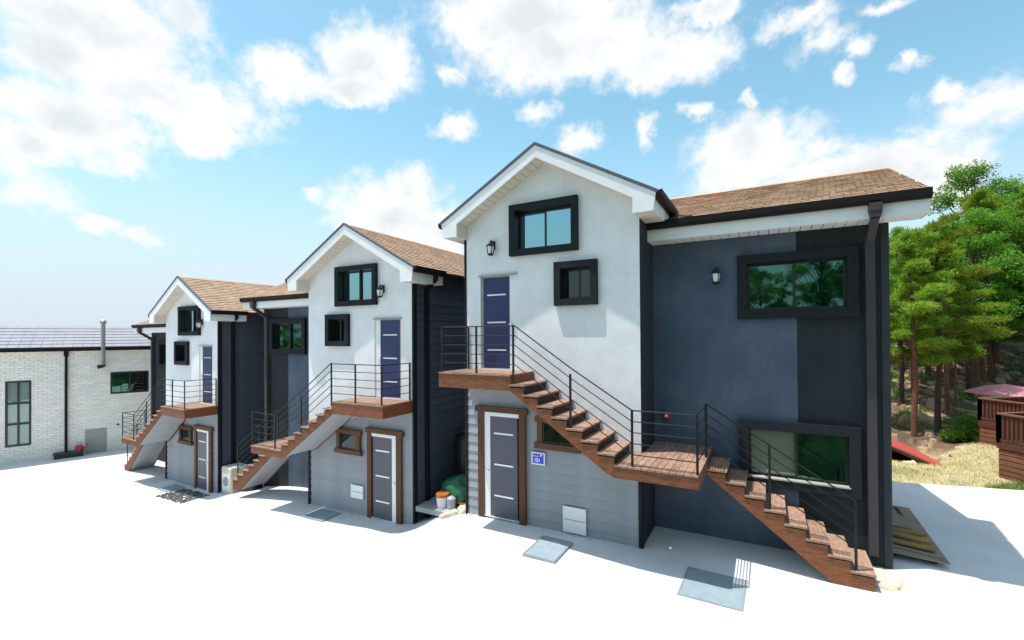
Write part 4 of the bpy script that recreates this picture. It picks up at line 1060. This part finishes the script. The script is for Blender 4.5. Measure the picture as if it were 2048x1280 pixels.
def broad_mesh(seed, h, cr):
    r = random.Random(seed); nr = np.random.default_rng(seed); tm = MB()
    pts = [(r.uniform(-.1, .1) * i * .3, r.uniform(-.1, .1) * i * .3, h * .75 * i / 6 - .3) for i in range(7)]
    tm.tube(pts, [h * .018 * (1 - .12 * i) for i in range(7)], 8)
    V = []; 
    for i in range(34):
        f = r.uniform(.0, 1); z = h * (.26 + .72 * f); rr = cr * math.sqrt(max(.05, 1 - (2 * f - .85) ** 2 / 1.35)) * r.uniform(.35, 1.0); t = r.random() * 6.28
        c_ = Vector((rr * math.cos(t), rr * math.sin(t), z)); a = Vector(pts[min(6, 2 + int(f * 4))])
        tm.tube([a, a.lerp(c_, .6) + Vector((0, 0, -.05 * rr)), c_], [.05 * h / 10, .03 * h / 10, .01], 5, False)
        for q in range(4):
            cc = c_ + Vector((r.gauss(0, .4), r.gauss(0, .4), r.gauss(0, .28))) * cr * .32; rad_ = cr * r.uniform(.14, .27)
            n = 160
            d = nr.normal(size=(n, 3)); d /= np.linalg.norm(d, axis=1)[:, None]; d *= (nr.random(n) ** .4)[:, None]
            p = np.array(cc) + d * rad_ * np.array([1, 1, .75])
            nn = nr.normal(size=(n, 3)) * .6 + np.array([0, 0, .8]); nn /= np.linalg.norm(nn, axis=1)[:, None]
            a_ = np.cross(nn, nr.normal(size=(n, 3))); a_ /= np.linalg.norm(a_, axis=1)[:, None]; b_ = np.cross(nn, a_)
            s_ = nr.uniform(.045, .085, n)[:, None]
            V.append(np.stack([p - a_ * s_, p - b_ * s_ * .5, p + a_ * s_, p + b_ * s_ * .5], 1))
    V = np.concatenate(V).reshape(-1, 3); n = len(V) // 4
    me = bpy.data.meshes.new('leaves'); me.vertices.add(len(V)); me.vertices.foreach_set('co', V.astype(np.float32).ravel())
    me.loops.add(len(V)); me.loops.foreach_set('vertex_index', np.arange(len(V), dtype=np.int32))
    me.polygons.add(n); me.polygons.foreach_set('loop_start', np.arange(0, len(V), 4, dtype=np.int32))
    me.update(calc_edges=True); me.validate(); me.materials.append(MT['leaves'])
    t_ = tm.mesh('trunk'); t_.materials.append(MT['bark'])
    return t_, me
PV = [pine_mesh(11, 10, .38, 2.0), pine_mesh(12, 10, .36, 2.3), pine_mesh(13, 10, .42, 1.9), pine_mesh(15, 10, .22, 2.1)]
PS = pine_mesh(21, 3.4, .70, 1.0)
BV = [broad_mesh(31, 10, 2.6), broad_mesh(32, 10, 2.2)]
def tree(kind, x, y, sc, rz, label, group, z=None):
    t_, c_ = kind
    e = empty('pine_tree' if kind not in BV else 'broadleaf_tree', (x, y, hill_z(x, y) if z is None else z), rz); e.scale = (sc, sc, sc)
    tag(e, label, 'tree', group)
    link('trunk', t_, None, e); link('crown', c_, None, e)
gF, gB = 'pines along the foot of the wooded hill', 'pines deeper in the hillside wood'
tree(PV[0], 10.65, 12.9, .75, .3, 'pine with a slim leaning trunk closest to the dark wing corner', gF)
tree(PV[1], 11.55, 13.9, .78, 1.9, 'pine with the thickest dark trunk left of the timber deck', gF)
tree(PS, 13.05, 17.6, 1.0, .0, 'short young pine with one flat bright green crown', gF)
tree(PV[2], 14.76, 21.3, .94, 2.2, 'pine standing behind the left end of the parasol', gF)
tree(PV[3], 16.1, 23.8, .92, 4.0, 'pine behind the middle of the parasol', gF)
tree(PV[1], 18.3, 25.9, .98, 3.0, 'pine with a reddish trunk at the right edge', gF)
tree(PV[3], 9.9, 14.6, .70, 5.0, 'low pine half hidden by the dark wing wall', gF)
fill = [(11.2, 17.4, .74), (12.4, 16.2, .70), (12.6, 24.7, .68), (12.2, 20.6, .69), (13.9, 25.3, .70), (14.0, 19.4, .90), (15.2, 26.6, .76), (17.3, 27.0, .79), (19.2, 28.6, .98), (14.6, 33.9, .66), (16.4, 34.8, .56), (18.0, 36.0, .78), (19.8, 36.5, .88), (22.0, 38.0, .98), (13.2, 22.2, .72), (15.4, 22.6, .84), (16.6, 25.4, .82), (17.9, 23.4, .86), (11.9, 18.9, .66), (15.0, 30.4, .70), (18.4, 31.5, .84), (12.9, 31.5, .6), (11.6, 29, .56), (21.0, 26.5, 1.0), (22.5, 31, .94), (9.4, 19.5, .6), (17.6, 20.8, .93), (19.5, 22.6, .91), (10.4, 24.0, .58)]
for i, (x, y, sc_) in enumerate(fill):
    if i % 3 == 2: tree(BV[i % 2], x, y, sc_, i * 1.7, 'leafy tree among the pines on the wooded hill', 'leafy trees among the pines')
    else: tree(PV[(i * 3 + 1) % 4], x, y, sc_, i * 1.7, 'green pine among the mass of trees on the wooded hill', gB)
gC = 'taller leafy trees above the pines'
tree(BV[0], 17.0, 29.3, 1.08, .4, 'tall rounded leafy tree topping the pines, left of two', gC)
tree(BV[1], 20.3, 30.2, 1.13, 1.1, 'tall rounded leafy tree topping the pines at the right edge', gC)
tree(BV[1], 13.9, 28.8, .74, 2.0, 'lower leafy tree peeping over the pines near the roof end', gC)
# the grassy bank the picture is taken from and the wood on it, mirrored in the house windows
BD = [-60, -40, -25, -12, 0, 1.6, 2.4, 3.1, 3.7, 4.2]
BZ = [6.0, 4.0, 2.2, .2, -.75, -1.0, -1.9, -2.9, -3.75, -4.3]
def bank_z(x, y):
    d = depth(x, y); s_ = rt.x * (x - CAM.x) + rt.y * (y - CAM.y)
    fall = float(np.interp(s_, [-40, -14, -6], [-5.5, -3.0, 0])) 
    return float(np.interp(d, BD, BZ)) + fall + .06 * noise.noise(Vector((x * .8, y * .8, 9)))
bv, bf = [], []
ss = np.arange(-40, 46, 1.0); dd_ = np.concatenate([np.arange(-60, -4, 3.0), np.arange(-4, 4.3, .4)])
for d in dd_:
    for q in ss:
        p = CAM + rt * float(q) + fw0 * float(d); bv.append((p.x, p.y, bank_z(p.x, p.y)))
for j in range(len(dd_) - 1):
    for i in range(len(ss) - 1): bf.append((j * len(ss) + i, j * len(ss) + i + 1, (j + 1) * len(ss) + i + 1, (j + 1) * len(ss) + i))
me = bpy.data.meshes.new('grass_bank'); me.from_pydata(bv, [], bf)
tag(smooth(link('grass_bank', me, 'bankgrass')), 'green grassy bank facing the houses', kind='structure')
for i, (x, y) in enumerate([(-2, -29), (1, -34), (4, -30), (7, -33), (9.5, -29), (12, -33), (14.5, -30), (18, -33), (21, -29), (25, -33), (5.5, -38), (10.5, -38), (15.5, -38), (30, -31), (-50, -28), (-55, -31), (-46, -33)]):
    tree(BV[i % 2], x, y, .62 + .10 * (i % 3), i * 2.1, 'leafy tree of the wood mirrored in the house windows', 'wood across the yard', bank_z(x, y) - .1 if x > -10 else ground_z(x, y) - .1)
nr = np.random.default_rng(78); V = []
for _ in range(260):
    q_, d = random.uniform(-14, 20), random.uniform(-9, 3.0); p0 = CAM + rt * q_ + fw0 * d
    if d > -3 and abs(q_) < .9: continue
    n = 70; sz = random.uniform(.2, .42) if d > -2 else random.uniform(.3, .8)
    p = nr.normal(size=(n, 3)) * np.array([sz, sz, sz * .4]) * .6 + np.array([p0.x, p0.y, bank_z(p0.x, p0.y) + sz * .25])
    nn = nr.normal(size=(n, 3)) * .7 + np.array([0, 0, .8]); nn /= np.linalg.norm(nn, axis=1)[:, None]
    a_ = np.cross(nn, nr.normal(size=(n, 3))); a_ /= np.linalg.norm(a_, axis=1)[:, None]; b_ = np.cross(nn, a_); q = nr.uniform(.05, .11, n)[:, None]
    V.append(np.stack([p - a_ * q, p - b_ * q * .45, p + a_ * q, p + b_ * q * .45], 1))
V = np.concatenate(V).reshape(-1, 3)
me = bpy.data.meshes.new('bank_weeds'); me.from_pydata(V.tolist(), [], [tuple(range(4 * i, 4 * i + 4)) for i in range(len(V) // 4)])
tag(link('bank_weeds', me, 'leaves'), 'weeds over the bank mirrored in the low window', kind='stuff')
# ferns and seedlings between the trunks
nr = np.random.default_rng(77); V = []
for _ in range(230):
    x, y = random.uniform(9, 26), random.uniform(11, 34); d = depth(x, y)
    if d < 16.2 or d > 33: continue
    n = 60; sz = random.uniform(.15, .5)
    p = nr.normal(size=(n, 3)) * np.array([sz, sz, sz * .35]) * .6 + np.array([x, y, hill_z(x, y) + sz * .35])
    nn = nr.normal(size=(n, 3)) * .7 + np.array([0, 0, .8]); nn /= np.linalg.norm(nn, axis=1)[:, None]
    a_ = np.cross(nn, nr.normal(size=(n, 3))); a_ /= np.linalg.norm(a_, axis=1)[:, None]; b_ = np.cross(nn, a_); q = nr.uniform(.04, .09, n)[:, None]
    V.append(np.stack([p - a_ * q, p - b_ * q * .45, p + a_ * q, p + b_ * q * .45], 1))
V = np.concatenate(V).reshape(-1, 3)
me = bpy.data.meshes.new('undergrowth'); me.from_pydata(V.tolist(), [], [tuple(range(4 * i, 4 * i + 4)) for i in range(len(V) // 4)])
tag(link('undergrowth', me, 'leaves'), 'green undergrowth scattered between the pine trunks', kind='stuff')
# low bushes at the hill foot
def bush(x, y, s, label):
    nr = np.random.default_rng(int(x * 100)); n = 900
    d = nr.normal(size=(n, 3)); d /= np.linalg.norm(d, axis=1)[:, None]; d *= (nr.random(n) ** .4)[:, None]
    p = d * s * np.array([1, 1, .7]) + np.array([0, 0, s * .6])
    nn = nr.normal(size=(n, 3)) * .6 + np.array([0, 0, .8]); nn /= np.linalg.norm(nn, axis=1)[:, None]
    a_ = np.cross(nn, nr.normal(size=(n, 3))); a_ /= np.linalg.norm(a_, axis=1)[:, None]; b_ = np.cross(nn, a_); s_ = nr.uniform(.03, .07, n)[:, None]
    V = np.stack([p - a_ * s_, p - b_ * s_ * .5, p + a_ * s_, p + b_ * s_ * .5], 1).reshape(-1, 3)
    me = bpy.data.meshes.new('foliage'); me.from_pydata(V.tolist(), [], [tuple(range(4 * i, 4 * i + 4)) for i in range(n)]); me.materials.append(MT['leaves'])
    e = empty('bush', (x, y, hill_z(x, y))); tag(e, label, 'bush', 'bushes at the hill foot'); link('foliage', me, None, e)
    st = MB()
    for k in range(4):
        t = k * 1.57; st.tube([(0, 0, -.05), (s * .3 * math.cos(t), s * .3 * math.sin(t), s * .8)], [.015, .006], 5)
    link('stem', st.mesh('stem'), 'bark', e)
bush(12.0, 13.0, .42, 'bright green bush left of the timber deck')
bush(11.55, 12.4, .34, 'small yellow-green bush just behind the straw bank')
bush(12.5, 14.2, .5, 'dark green bush beneath the pines left of the deck')
bpy.context.view_layer.update()
